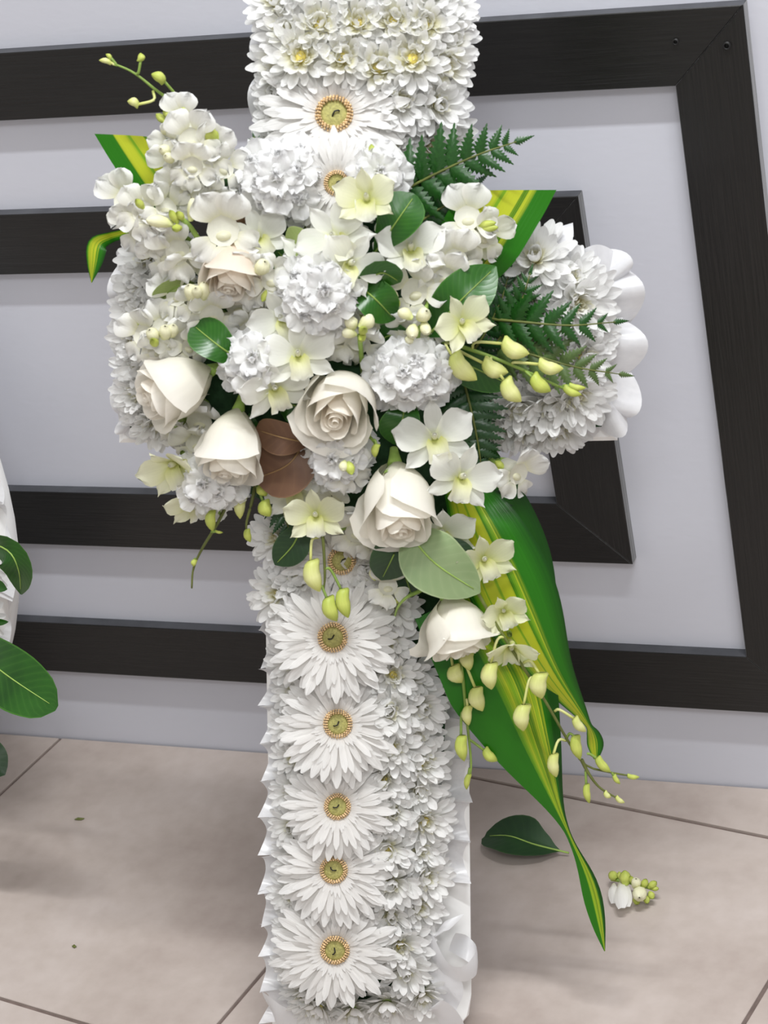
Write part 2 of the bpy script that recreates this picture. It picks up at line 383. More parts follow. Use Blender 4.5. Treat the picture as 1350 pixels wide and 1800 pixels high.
def clip(poly, f):                              # keep the side where f(p) >= 0
    out = []
    for p, q in zip(poly, poly[1:]+poly[:1]):
        a, b = f(p), f(q)
        if a >= 0: out.append(p)
        if (a >= 0) != (b >= 0):
            t = a/(a-b); out.append((p[0]+(q[0]-p[0])*t, p[1]+(q[1]-p[1])*t))
    return out
GAP = 0.0021
for i in range(-5, 5):
    for j in range(-4, 5):
        u0_, u1_ = -1.1660+0.4512*i+GAP, -1.1660+0.4512*(i+1)-GAP
        v0_, v1_ = 1.1142+0.4502*j+GAP, 1.1142+0.4502*(j+1)-GAP
        poly = [(a*TC-b*TS, a*TS+b*TC) for a, b in ((u0_, v0_), (u1_, v0_), (u1_, v1_), (u0_, v1_))]
        poly = clip(poly, lambda p: YW-0.003-p[1]); 
        if len(poly) > 2: poly = clip(poly, lambda p: p[1]+0.55)
        if len(poly) > 2: poly = clip(poly, lambda p: p[0]+2.4)
        if len(poly) > 2: poly = clip(poly, lambda p: 0.6-p[0])
        if len(poly) < 3: continue
        o = bpy.data.objects.new('tile', poly_prism('tile', poly, -0.0055, 0, TILE, 0.0006)); COL.objects.link(o); o.parent = floor

# ------------------------------------------------------------------ the two black frames on the wall
def black_wood(horizontal):
    m, nt, b = mat('black_painted_wood')
    tc = nt.nodes.new('ShaderNodeTexCoord'); mp = nt.nodes.new('ShaderNodeMapping')
    mp.inputs['Scale'].default_value = (6, 60, 160) if horizontal else (160, 60, 6)
    nt.links.new(tc.outputs['Object'], mp.inputs[0])
    n = nt.nodes.new('ShaderNodeTexNoise'); n.inputs['Scale'].default_value = 3; n.inputs['Detail'].default_value = 5; nt.links.new(mp.outputs[0], n.inputs['Vector'])
    r = ramp(nt, [(0.3, (0.0025, 0.0022, 0.002)), (0.75, (0.0065, 0.006, 0.0055))], n.outputs[0])
    vo = nt.nodes.new('ShaderNodeTexVoronoi'); vo.inputs['Scale'].default_value = 26; nt.links.new(tc.outputs['Object'], vo.inputs['Vector'])
    n3 = nt.nodes.new('ShaderNodeTexNoise'); n3.inputs['Scale'].default_value = 11; nt.links.new(tc.outputs['Object'], n3.inputs['Vector'])
    th = nt.nodes.new('ShaderNodeMath'); th.operation = 'MULTIPLY_ADD'; th.inputs[1].default_value = 0.4; th.inputs[2].default_value = -0.2
    nt.links.new(n3.outputs[0], th.inputs[0])
    lt = nt.nodes.new('ShaderNodeMath'); lt.operation = 'LESS_THAN'; nt.links.new(vo.outputs['Distance'], lt.inputs[0]); nt.links.new(th.outputs[0], lt.inputs[1])
    mx = nt.nodes.new('ShaderNodeMixRGB'); nt.links.new(lt.outputs[0], mx.inputs[0]); nt.links.new(r.outputs[0], mx.inputs[1]); mx.inputs[2].default_value = (0.35, 0.35, 0.36, 1)
    nt.links.new(mx.outputs[0], b.inputs['Base Color']); b.inputs['Roughness'].default_value = 0.33; b.inputs['Specular IOR Level'].default_value = 0.45
    b.inputs['Sheen Weight'].default_value = 0.5; b.inputs['Sheen Roughness'].default_value = 0.35
    bp = nt.nodes.new('ShaderNodeBump'); bp.inputs['Strength'].default_value = 0.5; bp.inputs['Distance'].default_value = 0.001
    nt.links.new(n.outputs[0], bp.inputs['Height']); nt.links.new(bp.outputs[0], b.inputs['Normal'])
    return m
BWH, BWV = black_wood(True), black_wood(False)
LIT_EDGE = plain('lit_edge_black_paint', (0.055, 0.057, 0.064), 0.5, 0.3, 25, 0.4)   # grey on the upward edges stands in for light they catch, plus dust
PT = 0.0136                                     # plank thickness
def plank(xz, m):                               # four corners on the wall, bevelled front edge
    n = 4; c = sum((V(p) for p in xz), V((0, 0)))/4; e = 0.0007
    f = []
    for i, p in enumerate(xz):
        a, b = V(xz[i-1])-V(p), V(xz[(i+1) % 4])-V(p); a.normalize(); b.normalize()
        k = (a+b)*e/max(0.2, abs(a.cross(b))); f.append((p[0]+k.x, p[1]+k.y))
    vs = [(p[0], YW-0.0002, p[1]) for p in xz] + [(p[0], YW-PT+e, p[1]) for p in xz] + [(p[0], YW-PT, p[1]) for p in f]
    fs = [(0, 1, 2, 3), (8, 11, 10, 9)]
    for k in (0, 4): fs += [(k+i, k+4+i, k+4+(i+1) % n, k+(i+1) % n) for i in range(n)]
    me = mesh('plank', vs, fs, m, None, False); me.materials.append(LIT_EDGE)
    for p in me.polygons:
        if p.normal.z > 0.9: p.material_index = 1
    return me
def rect_frame(label, x0, x1, z0, z1, x0i, x1i, z0i, z1i):
    t = Thing('decorative_frame', label, 'wall frame', ((x0+x1)/2, YW, z0))
    g = 0.0004
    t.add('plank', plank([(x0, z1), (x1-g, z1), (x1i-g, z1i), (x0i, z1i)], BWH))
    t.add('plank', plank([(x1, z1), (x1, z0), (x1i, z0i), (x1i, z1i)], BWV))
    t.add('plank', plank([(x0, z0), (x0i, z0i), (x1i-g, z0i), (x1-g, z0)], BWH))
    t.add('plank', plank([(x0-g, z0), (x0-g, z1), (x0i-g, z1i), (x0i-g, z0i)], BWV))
    return t
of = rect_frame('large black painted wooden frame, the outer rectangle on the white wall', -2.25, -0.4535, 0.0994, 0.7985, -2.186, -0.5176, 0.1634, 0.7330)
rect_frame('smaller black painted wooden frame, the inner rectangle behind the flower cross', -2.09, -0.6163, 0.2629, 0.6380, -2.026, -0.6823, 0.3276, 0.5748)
for px, py, rr in ((1278, 80, 0.0034), (1188, 73, 0.0026)):
    q = on_wall(px, py, PT); MM = TR(q.x, q.y+0.002, q.z) @ RX(pi/2)
    hole = lathe('screw_hole', MT['black'], [(rr, 0), (rr, 0.0024), (rr*0.7, 0.0026), (rr*0.5, 0.0018)], n=12)
    of.add('screw_hole', hole, TR(q.x, q.y+0.0002, q.z) @ RZ(pi))

# ------------------------------------------------------------------ the white cross the flowers are pushed into
def cross_slab(px_poly, h0, h1, name, m, bev=0.004):
    # px_poly: outline, counter-clockwise as seen; split into shaft + arms is not needed, the face is one ngon
    base = [P(x, y, 0.0) for x, y in px_poly]; n = len(base)
    c = sum(base, V((0, 0, 0)))/n
    lo = [p+NX*h0 for p in base]; hi = [p+NX*(h1-bev) for p in base]; top = []
    for i, p in enumerate(base):
        a = (base[i-1]-p).normalized(); b = (base[(i+1) % n]-p).normalized()
        s = 1 if (b.cross(a)).dot(NX) > 0 else -1
        top.append(p+(a+b)*bev*s+NX*h1)
    vs = lo+hi+top
    fs = [tuple(range(n))[::-1]]
    for k in (0, n): fs += [(k+i, k+(i+1) % n, k+n+(i+1) % n, k+n+i) for i in range(n)]
    fs.append(tuple(2*n+i for i in range(n)))
    return mesh(name, vs, fs, m, None, False)
cross = Thing('floral_cross_base', 'white plastic cross with pleated satin ribbon edging, leaning on the wall under the flowers', 'flower cross', FOOT)
bl = on_floor(470, 1848)
# board outline; the lower corner is rounded, the lower edge stands on the tiles
OUT = [(482, 1834), (560, 1822), (700, 1803), (770, 1794), (806, 1782), (822, 1762), (827, 1725), (822, 1300), (818, 770), (1080, 764), (1086, 440), (812, 437), (806, 6), (455, 6), (460, 437), (212, 437), (216, 768), (465, 768)]
cross.add('board', cross_slab(OUT, 0.0, 0.030, 'board', MT['board']))
FO = [(522, 1735), (745, 1715), (778, 1300), (795, 745), (1048, 732), (1052, 472), (790, 470), (790, 40), (480, 40), (482, 470), (235, 470), (240, 742), (485, 742)]
cross.add('foam', cross_slab(FO, 0.030, 0.055, 'foam', MT['foam'], 0.006))
# dome of wet foam that carries the spray in the middle
dome = MB()
vs, fs, _ = dome_geo(1, 1, 20, 6)
Mf = frame(P(590, 610, 0.045), 0, 0)
dome.add(vs, fs, None, Mf @ Matrix.Diagonal((0.125, 0.15, 0.065, 1)))
cross.add('foam_dome', dome.mesh('foam_dome', MT['foam']))
# slots in the rim of the plastic tray, seen at the top of the viewer's-right arm
for (xa, xb) in ((994, 1012), (1016, 1028)):
    a, b = P(xa, 444, 0.031), P(xb, 444, 0.031)
    q = (a+b)/2; M = frame(q, 0, 0) @ Matrix.Diagonal(((b-a).length/2, 0.0014, 0.0012, 1))
    cross.add('rim_slot', mesh('rim_slot', [(x, y, z) for z in (-1, 0.3) for x, y in ((-1, -1), (1, -1), (1, 1), (-1, 1))],
              [(0, 1, 2, 3), (4, 5, 6, 7), (0, 1, 5, 4), (1, 2, 6, 5), (2, 3, 7, 6), (3, 0, 4, 7)], MT['slot'], None, False), M)

def satin():
    m, nt, b = mat('white_satin_ribbon')
    tc = nt.nodes.new('ShaderNodeTexCoord'); n = nt.nodes.new('ShaderNodeTexNoise'); n.inputs['Scale'].default_value = 9
    nt.links.new(tc.outputs['Object'], n.inputs['Vector'])
    r = ramp(nt, [(0.3, (0.80, 0.80, 0.815)), (0.7, (0.86, 0.86, 0.87))], n.outputs[0])
    nt.links.new(r.outputs[0], b.inputs['Base Color']); b.inputs['Roughness'].default_value = 0.28; b.inputs['Specular IOR Level'].default_value = 0.6
    b.inputs['Anisotropic'].default_value = 0.5
    translucent(nt, b, r.outputs[0], 0.35); return m
SAT = satin()
def pleat_mesh(seed):                           # X along the edge (-.5 .. .5), Y outward (0 at the rim), Z out of the face
    rnd = random.Random(seed); vs, us, fs = [], [], []; nu, nv = 14, 5
    d, k, sk = rnd.uniform(0.16, 0.28), rnd.uniform(0.30, 0.5), rnd.uniform(-0.12, 0.12)
    for j in range(nv+1):
        y = -1+j/nv
        for i in range(nu+1):
            x = -0.5+i/nu; t = abs(x)*2
            fold = k*(t**3)*(y+1.0)**1.2 - 0.16*(1-t*t)*(y+1) + 0.06*sin(x*9+seed)*(y+1)
            vs.append((x + 0.1*sk*(y+1), y - d*(1-t**1.6)*(y+1) , fold + 0.10*(y+1)*x*(1 if seed % 2 else -1)))
            us.append((i/nu, j/nv))
    n = nu+1
    for j in range(nv):
        for i in range(nu): fs.append((j*n+i, j*n+i+1, (j+1)*n+i+1, (j+1)*n+i))
    return mesh('ribbon_pleat', vs, fs, SAT, us)
PLEATS = [pleat_mesh(s) for s in range(5)]
def ruffle_mesh(seed):                         # a softer wave of the same ribbon
    rnd = random.Random(seed); vs, us, fs = [], [], []; nu, nv = 16, 6
    a, b_, c = rnd.uniform(.34, .5), rnd.uniform(-.12, .12), rnd.uniform(.12, .22)
    for j in range(nv+1):
        y = -1+j/nv; q = y+1
        for i in range(nu+1):
            x = -.5+i/nu; e = cos(2*pi*x)
            vs.append((x + b_*q*e*.5 + .10*q*sin(2*pi*x), y - c*q*(1-e)*.8, q*(a*e*.8 + b_*sin(4*pi*x)) + .12*sin(pi*q)))
            us.append((i/nu, j/nv))
    n = nu+1
    for j in range(nv):
        for i in range(nu): fs.append((j*n+i, j*n+i+1, (j+1)*n+i+1, (j+1)*n+i))
    return mesh('ribbon_pleat', vs, fs, SAT, us)
RUFFLES = [ruffle_mesh(s) for s in range(5)]
def pleats(px_path, pitch, depth, h, outside, kinds=None):
    kinds = kinds or PLEATS
    # px_path: outline of the ribbon's outer rim, walked so that the flowers lie on one side
    pts = [P(x, y, h) for x, y in px_path]; k = 0
    for a, b in zip(pts, pts[1:]):
        L = (b-a).length; n = max(1, round(L/pitch)); t = (b-a)/L
        o = t.cross(NX)*outside
        for i in range(n):
            q = a+(b-a)*((i+0.5)/n); r = random.uniform
            y = (o + NX*r(-0.15, 0.15)).normalized(); x = t if outside > 0 else -t
            z = x.cross(y)
            M = Matrix((x*L/n*r(1.0, 1.08), y*depth*r(0.9, 1.12), NX*0.030*r(0.8, 1.2))).transposed().to_4x4(); M.translation = q+NX*r(-0.003, 0.003)
            cross.add('ribbon_pleat', random.choice(kinds), M); k += 1
pleats([(457, 1790), (456, 1560), (457, 1300), (455, 1100), (458, 985)], 0.034, 0.032, 0.034, -1)
pleats([(826, 1545), (829, 1400), (825, 1260), (818, 1150)], 0.036, 0.034, 0.034, 1)
pleats([(262, 768), (212, 770), (196, 745), (192, 640), (190, 540), (196, 450), (220, 425)], 0.040, 0.040, 0.032, -1, RUFFLES)
pleats([(900, 775), (980, 779), (1062, 779), (1118, 750), (1136, 660), (1138, 560), (1128, 470), (1080, 420), (1005, 430)], 0.046, 0.060, 0.036, 1, RUFFLES)
pleats([(440, 235), (434, 120), (442, 40), (470, -8), (620, -14), (790, -6), (826, 30), (826, 110), (812, 240)], 0.046, 0.040, 0.030, -1, RUFFLES)

def strip(pts, widths, sides, name, m, nv=4, curl=0.0):   # a loose ribbon through 3D points
    n = 22; c = spline(pts, n); vs, us, fs = [], [], []
    for i, p in enumerate(c):
        u = i/n; k = u*(len(sides)-1); a = min(int(k), len(sides)-2); s = V(sides[a]).lerp(V(sides[a+1]), k-a).normalized()
        wd = interp(widths, u)
        T = (c[min(i+1, n)]-c[max(i-1, 0)]).normalized(); nn = T.cross(s)
        for j in range(nv+1):
            v = -1+2*j/nv
            vs.append(p+s*wd/2*v+nn*curl*wd*(1-v*v)); us.append((j/nv, u))
    q = nv+1
    for i in range(n):
        for j in range(nv): fs.append((i*q+j, i*q+j+1, (i+1)*q+j+1, (i+1)*q+j))
    return mesh(name, vs, fs, m, us)
def LD(a, b, c): return AX*a+SX*b+NX*c          # a direction in the cross's own axes
for pts, wd, sd in (
    ([(752, 1650, .060), (782, 1700, .075), (815, 1712, .075), (838, 1690, .060), (822, 1668, .045), (795, 1655, .06)], 0.022, [(0.2, 1, 0.3), (0.1, 1, 0.9), (-0.1, 1, 0.3), (0.1, 1, -0.6), (0.3, 1, 0.3)]),
    ([(750, 1655, .060), (775, 1640, .066), (800, 1612, .060)], 0.020, [(0.5, 1, 0.2), (0.8, 0.6, 0.6), (0.9, 0.3, -0.2)]),
    ([(738, 1790, .055), (765, 1768, .070), (790, 1790, .060), (800, 1830, .045)], 0.024, [(1, 0.5, 0.3), (0.6, 1, 0.8), (1, 0.2, 0.4), (1, 0, 0)]),
    ([(770, 1700, .062), (790, 1740, .060), (778, 1775, .055)], 0.026, [(1, 0.3, 0.3), (1, 0, -0.2), (1, 0, 0.3)]),
    ([(470, 1760, .052), (492, 1785, .058), (520, 1798, .05)], 0.026, [(-0.4, 1, 0.4), (0.3, 1, 0.5), (0.3, 1, 0)]),
    ([(958, 475, .060), (962, 440, .066), (966, 412, .060), (968, 396, .045), (970, 420, .034)], 0.040, [(1, 0.1, 0.1), (1, 0, 0.3), (1, 0.1, -0.2), (1, 0.1, 0)]),
):
    cross.add('ribbon_curl', strip([P(*p) for p in pts], [(0, wd), (1, wd*0.9)], [LD(*s) for s in sd], 'ribbon_curl', SAT, curl=0.06))
# ------------------------------------------------------------------ flower kinds, each a list of (part, mesh, place, parent, kind)
SPOON = [(0, .32), (.3, .58), (.6, .92), (.80, 1), (.93, .84), (1, .48)]
STRAP = [(0, .45), (.25, .78), (.6, 1), (.84, 1), (.94, .80), (1, .42)]
ROUND = [(0, .22), (.2, .62), (.5, 1), (.75, .98), (.92, .62), (1, .2)]
OVALP = [(0, .3), (.25, .8), (.5, 1), (.75, .8), (.92, .38), (1, .06)]
def mum_template(seed, heart, open_=1.0, inner='mum'):
    rnd = random.Random(seed); t = []
    rings = [(17, 29, 8.5, -14, 12, 3.0, 0), (16, 27.5, 8.2, 6, 32, 2.8, 1.2), (13, 23.5, 7.6, 26, 60, 2.5, 2.2), (9, 17, 6.2, 48, 86, 2.0, 2.8)]
    for k, (n, L, W, e0, e1, r, z) in enumerate(rings):
        ms = [petal('petal', MT[inner if k > 1 else 'mum'], L*.001*rnd.uniform(.93, 1.06), W*.001, SPOON, rad(e0+rnd.uniform(-6, 6))*open_, rad(e1+rnd.uniform(-8, 10))*open_, rnd.uniform(.34, .6), 6, 4, rnd.uniform(0, .0005), rnd.uniform(0, 6), twist=rnd.uniform(-.2, .2), tip=.05) for _ in range(3)]
        for i in range(n):
            a = 2*pi*(i+0.5*(k % 2))/n + rnd.uniform(-.13, .13)
            t.append(('petal', rnd.choice(ms), RZ(a) @ TR(0, r*.001, z*.001) @ RX(rad(rnd.uniform(-9, 9))) @ RY(rnd.uniform(-.18, .18)) @ Matrix.Scale(rnd.uniform(.9, 1.06), 4), None, None))
    b = MB()
    for i in range(18):
        rr = sqrt((i+.5)/18); a = i*2.4
        L = .0125*(0.7+.3*rr)
        vs, fs, us = petal_geo(L, .0046, SPOON, rad(88-50*rr*heart), rad(112-60*rr*heart), .5, 3, 2)
        b.add(vs, fs, us, RZ(a) @ TR(0, .0035*rr, .003))
    t.append(('petal_tuft', b.mesh('petal_tuft', MT['mumin']), I4, None, 'stuff'))
    vs, fs, _ = dome_geo(.0042*heart, .0042*heart, 8, 3, .003)
    t.append(('heart', mesh('heart', vs, fs, MT['mumc']), I4, None, None))
    t.append(('calyx', lathe('calyx', MT['calyx'], [(.002, 0), (.0035, .010), (.0055, .016), (.004, .019)], n=8), TR(0, 0, -.0165) @ RX(pi/2), None, None))
    return t
MUMS = [mum_template(1, 1.0), mum_template(2, .75, .95), mum_template(3, 1.15, 1.05), mum_template(4, .7, 1.12)]
MUMY = [mum_template(5, 1.4, 1, 'mumy'), mum_template(6, 1.25, 1.05, 'mumy')]

def gerbera_template(seed):
    rnd = random.Random(seed); t = []
    for n, L, W, e0, e1, r, z in ((32, 47.5, 8.6, -4, -14, 8, 0), (31, 45, 8.0, 5, -7, 7.5, 1.2), (30, 34, 5.6, 18, 2, 7.5, 2.2)):
        ms = [petal('petal', MT['ger'], L*.001*rnd.uniform(.95, 1.04), W*.001, STRAP, rad(e0+rnd.uniform(-4, 4)), rad(e1+rnd.uniform(-9, 9)), rnd.uniform(-.1, .34), 7, 4, rnd.uniform(0, .0006), rnd.uniform(0, 6), twist=rnd.uniform(-.2, .2), tip=.035) for _ in range(5)]
        for i in range(n):
            a = 2*pi*(i+rnd.uniform(-.28, .28))/n
            t.append(('petal', rnd.choice(ms), RZ(a) @ TR(0, r*.001, z*.001) @ RX(rad(rnd.uniform(-6, 6))) @ RY(rnd.uniform(-.22, .22)) @ Matrix.Scale(rnd.uniform(.88, 1.05), 4), None, None))
    b = MB()
    for i in range(40):
        vs, fs, us = petal_geo(rnd.uniform(.010, .016), .0032, STRAP, rad(38), rad(14), .3, 3, 2)
        b.add(vs, fs, us, RZ(i*2*pi/40+rnd.uniform(-.06, .06)) @ TR(0, .0105, .0022))
    t.append(('inner_florets', b.mesh('inner_florets', MT['ger']), I4, None, 'stuff'))
    b = MB()
    for k, (rr, zz, n) in enumerate(((.0118, .0046, 34), (.0104, .0062, 30), (.0092, .0060, 26))):
        for i in range(n):
            a = 2*pi*(i+.5*k)/n; s = rnd.uniform(.0008, .00115)
            vs, fs, us = tube_geo([(0, 0, -.004), (0, 0, -.0004), (0, 0, .0010)], [s*.55, s, s*.5], 5)
            b.add(vs, fs, us, TR(rr*cos(a), rr*sin(a), zz+rnd.uniform(-.0006, .0008)))
    t.append(('stamen_ring', b.mesh('stamen_ring', MT['gerbead']), I4, None, 'stuff'))
    vs, fs, _ = dome_geo(.0100, .0022, 18, 4, .0026)
    t.append(('eye', mesh('eye', vs, fs, MT['gerc']), I4, None, None))
    pin = tube('pin', MT['black'], [(.0005, -.0022, .0045), (.0002, -.0008, .0062), (-.0002, .0010, .0066), (.0012, .0030, .0062), (.0022, .0032, .0058)], .00062, 5)
    t.append(('pin', pin, RZ(rnd.uniform(-2, 2)), None, None))
    t.append(('calyx', lathe('calyx', MT['calyx'], [(.003, 0), (.008, .010), (.011, .016), (.010, .018)], n=10), TR(0, 0, -.0165) @ RX(pi/2), None, None))
    return t
GERB = [gerbera_template(s) for s in (11, 12, 13, 14)]

def rose_petal(R, H, half, flare, phi, skew, wav, m, cut=.25, drop=0.0):
    vs, us, fs = [], [], []; nu, nv = 9, 8
    for i in range(nu+1):
        u = i/nu
        for j in range(nv+1):
            v = -1+2*j/nv
            a = half*v*min(1, .35+1.1*u)
            z = H*u*(1-cut*abs(v)**2.5)
            uu = z/H
            body = R*(.22+.78*sin(min(1, uu*1.75)*pi/2)**.8)*(1-.12*max(0, uu-.55))
            fl = flare*max(0, u-.62)**2*6.5*(1-.3*v*v)
            r = body*(1+skew*v) + fl*R + wav*R*u*u*sin(4*v+phi*3)
            z -= fl*R*drop*1.0
            vs.append((r*sin(phi+a), r*cos(phi+a), z)); us.append((j/nv, u))
    n = nv+1
    for i in range(nu):
        for j in range(nv): fs.append((i*n+j, i*n+j+1, (i+1)*n+j+1, (i+1)*n+j))
    return mesh('petal', vs, fs, m, us)
def rose_template(seed, H=.060, R=.030, openness=1.0, m='rose', mi='rosein', np=13, heart=.33):
    rnd = random.Random(seed); t = []
    b = MB(); vs, us, fs = [], [], []              # tightly rolled heart
    n = 46
    for i in range(n+1):
        a = i/n*5.2*pi; r = R*(.05+heart*i/n)
        for j in range(4):
            u = j/3; vs.append((r*(.6+.4*u)*sin(a), r*(.6+.4*u)*cos(a), H*(.25+.70*u-.06*i/n*u))); us.append((.5, u))
    for i in range(n):
        for j in range(3): fs.append((i*4+j, i*4+j+1, (i+1)*4+j+1, (i+1)*4+j))
    t.append(('rolled_heart', mesh('rolled_heart', vs, fs, MT[mi], us), I4, None, None))
    for k in range(np):
        f = k/(np-1)
        rr = R*(heart+.07+(.93-heart)*f); hh = H*(.96-.04*f+rnd.uniform(-.02, .02)); fl = (.02+.40*f**2.2)*openness
        me = rose_petal(rr, hh, 1.05+.18*f, fl*rnd.uniform(.8, 1.2), k*2.4+rnd.uniform(-.2, .2), .10, .018+.03*f*openness, MT[mi if k < 4 else m], .20+.10*rnd.random(), .55)
        t.append(('petal', me, I4, None, None))
    t.append(('hip', lathe('hip', MT['calyx'], [(.003, -.014), (.004, -.008), (.006, .0), (.005, .003)], n=10), RX(pi/2), None, None))
    for i in range(5):
        t.append(('sepal', petal('sepal', MT['calyx'], .020, .007, OVALP, rad(70), rad(40), .2, 5, 2), RZ(i*1.257+.3) @ TR(0, .006, .001), None, None))
    return t
ROSES = [rose_template(21), rose_template(22, .066, .028, .8), rose_template(26, .062, .031, .72, np=11, heart=.27), rose_template(24, .058, .030, 1.35)]
ROSEP = rose_template(25, .055, .026, .9, 'peach', 'peach')

def orchid_template(seed, m='orch', cupped=0.0):
    rnd = random.Random(seed); t = []
    def pt(L, W, prof, e0, e1, cup, a, z=0, mm=m, name='petal', r=.002):
        me = petal(name, MT[mm], L, W, prof, rad(e0), rad(e1), cup, 7, 6, .0012, rnd.uniform(0, 6), 4, twist=rnd.uniform(-.2, .2))
        t.append((name, me, RZ(a) @ TR(0, r, z), None, None))
    c = cupped
    pt(.027, .013, OVALP, 15+c, 5+c, .25, rnd.uniform(-.1, .1), 0, name='sepal')
    pt(.026, .0135, OVALP, 12+c, -5+c, .22, 2.15, 0, name='sepal')
    pt(.026, .0135, OVALP, 12+c, -5+c, .22, -2.15, 0, name='sepal')
    pt(.028, .023, ROUND, 18+c, -4+c, .14, 1.15, .001)
    pt(.028, .023, ROUND, 18+c, -4+c, .14, -1.15, .001)
    me = petal('lip', MT['lip'], .0165, .017, [(0, .5), (.3, .85), (.6, .8), (.85, 1), (1, .55)], rad(58), rad(-12), .95, 8, 6, .0015, 1, 6)
    t.append(('lip', me, RZ(pi) @ TR(0, .0015, .001), None, None))
    t.append(('column', lathe('column', MT['lip'], [(.0016, 0), (.0022, .003), (.0020, .006), (.0010, .0075)], n=8), TR(0, .001, .001) @ RX(rad(62)), None, None))
    t.append(('spur', lathe('spur', MT['bud2'], [(.0028, 0), (.0030, .006), (.0018, .012), (.0006, .016)], n=7, bend=.002), TR(0, -.001, .001) @ RX(rad(-115)), None, None))
    return t
ORCH = [orchid_template(31), orchid_template(32, cupped=18), orchid_template(33, cupped=8)]
ORCHY = [orchid_template(34, 'orchy', 30), orchid_template(35, 'orchy', 15)]

def rosette(seed, n1, L, ruf=.0022, m='stock'):
    """one double floret: heart of ruffles with its own petals"""
    rnd = random.Random(seed); b = MB()
    for i in range(6):
        vs, fs, us = petal_geo(L*.62, L*.6, ROUND, rad(60), rad(100), .35, 5, 4, ruf*.8, rnd.uniform(0, 6), 6)
        b.add(vs, fs, us, RZ(i*1.05+rnd.uniform(-.3, .3)) @ TR(0, L*.04, .002))
    t = [('floret', b.mesh('floret', MT[m]), I4, None, None)]
    for k, (n, e0, e1, s) in enumerate(((n1, 2, -14, 1.0), (n1-1, 28, 22, .86))):
        ms = [petal('petal', MT[m], L*s, L*s*.82, [(0, .3), (.3, .72), (.6, 1), (.85, .95), (.96, .7), (1, .45)], rad(e0+rnd.uniform(-8, 8)), rad(e1+rnd.uniform(-12, 12)), .1, 6, 5, ruf*rnd.uniform(.8, 1.5), rnd.uniform(0, 6), rnd.uniform(4, 7), notch=.1) for _ in range(3)]
        for i in range(n):
            t.append(('petal', rnd.choice(ms), RZ((i+.5*k)*2*pi/n+rnd.uniform(-.2, .2)) @ TR(0, L*.06, .001+.0015*k) @ RX(rad(rnd.uniform(-10, 10))), 0, None))
    return t
STK = [rosette(s, 6, .0225, .0029) for s in (41, 42, 43, 44)]

def snap_template(seed):
    """one snapdragon floret, mouth towards +Z"""
    rnd = random.Random(seed)
    vs, fs, us = lathe_geo([(.0035, -.020), (.0062, -.015), (.0068, -.006), (.0085, 0)], n=10)
    us = [(a, .3+.5*b) for a, b in us]
    t = [('floret', mesh('floret', [V(v) for v in vs], fs, MT['snap'], us), RX(pi/2), None, None)]
    for a, L, W, e0, e1 in ((.55, .019, .019, 58, 10), (-.55, .019, .019, 58, 10), (2.1, .015, .015, 30, -50), (pi, .015, .015, 36, -55), (-2.1, .015, .015, 30, -50)):
        me = petal('petal', MT['snap'], L, W, ROUND, rad(e0+rnd.uniform(-8, 8)), rad(e1+rnd.uniform(-14, 14)), .12, 7, 6, .0032, rnd.uniform(0, 6), rnd.uniform(4, 7), notch=.15)
        t.append(('petal', me, RZ(a+rnd.uniform(-.12, .12)) @ TR(0, .0065, -.001), 0, None))
    vs, fs, _ = dome_geo(1, 1, 10, 4)
    me = mesh('palate', [V((x*.0052, y*.0034, z*.0050)) for x, y, z in vs], fs, MT['snapy'], [(.5, .3+.7*v[2]) for v in vs])
    t.append(('palate', me, TR(0, -.0028, -.003), 0, None))
    t.append(('calyx', lathe('calyx', MT['calyx'], [(.0016, -.026), (.0042, -.022), (.0056, -.017), (.0050, -.014)], n=8), RX(pi/2), 0, None))
    return t
SNAP = [snap_template(s) for s in (51, 52, 53)]
SBUD = [lathe('bud', MT['budp'], [(.0022, 0), (.0050, .005), (.0066, .011), (.0060, .016), (.0036, .0195), (.0008, .021)], n=9, bend=.0012),
        lathe('bud', MT['bud'], [(.0022, 0), (.0042, .004), (.0048, .008), (.0034, .012), (.0008, .0145)], n=8)]
OBUD = [lathe('bud', MT[k], [(.09, 0), (.20, .07), (.27, .20), (.31, .36), (.32, .52), (.27, .70), (.17, .86), (.07, .96), (.02, 1)], n=12, bend=b_, spur=.20) for k, b_ in (('bud', .08), ('bud2', .10))]
PINNA = None
def pinna_mesh(m, seed):
    rnd = random.Random(seed); vs, us, fs = [], [], []; n = 16
    for i in range(n+1):
        u = i/n; tooth = (1.0 if i % 2 else .52)
        hw = .28*(1-u)**.85*(.35+.65*min(1, u*7))*tooth if i < n else .004
        fwd = .075*(1-u) if i % 2 else 0
        for j, v in enumerate((-1, -.45, 0, .45, 1)):
            vs.append((hw*v, u+fwd*abs(v), -.10*hw*4*abs(v)**1.5+.05*sin(u*3)-.10*u*u)); us.append(((v+1)/2, u))
    for i in range(n):
        for j in range(4): fs.append((i*5+j, i*5+j+1, (i+1)*5+j+1, (i+1)*5+j))
    return mesh('pinna', vs, fs, m, us)
PIN = {k: [pinna_mesh(MT[k], s) for s in (1, 2)] for k in ('fern', 'fernd', 'ferno')}

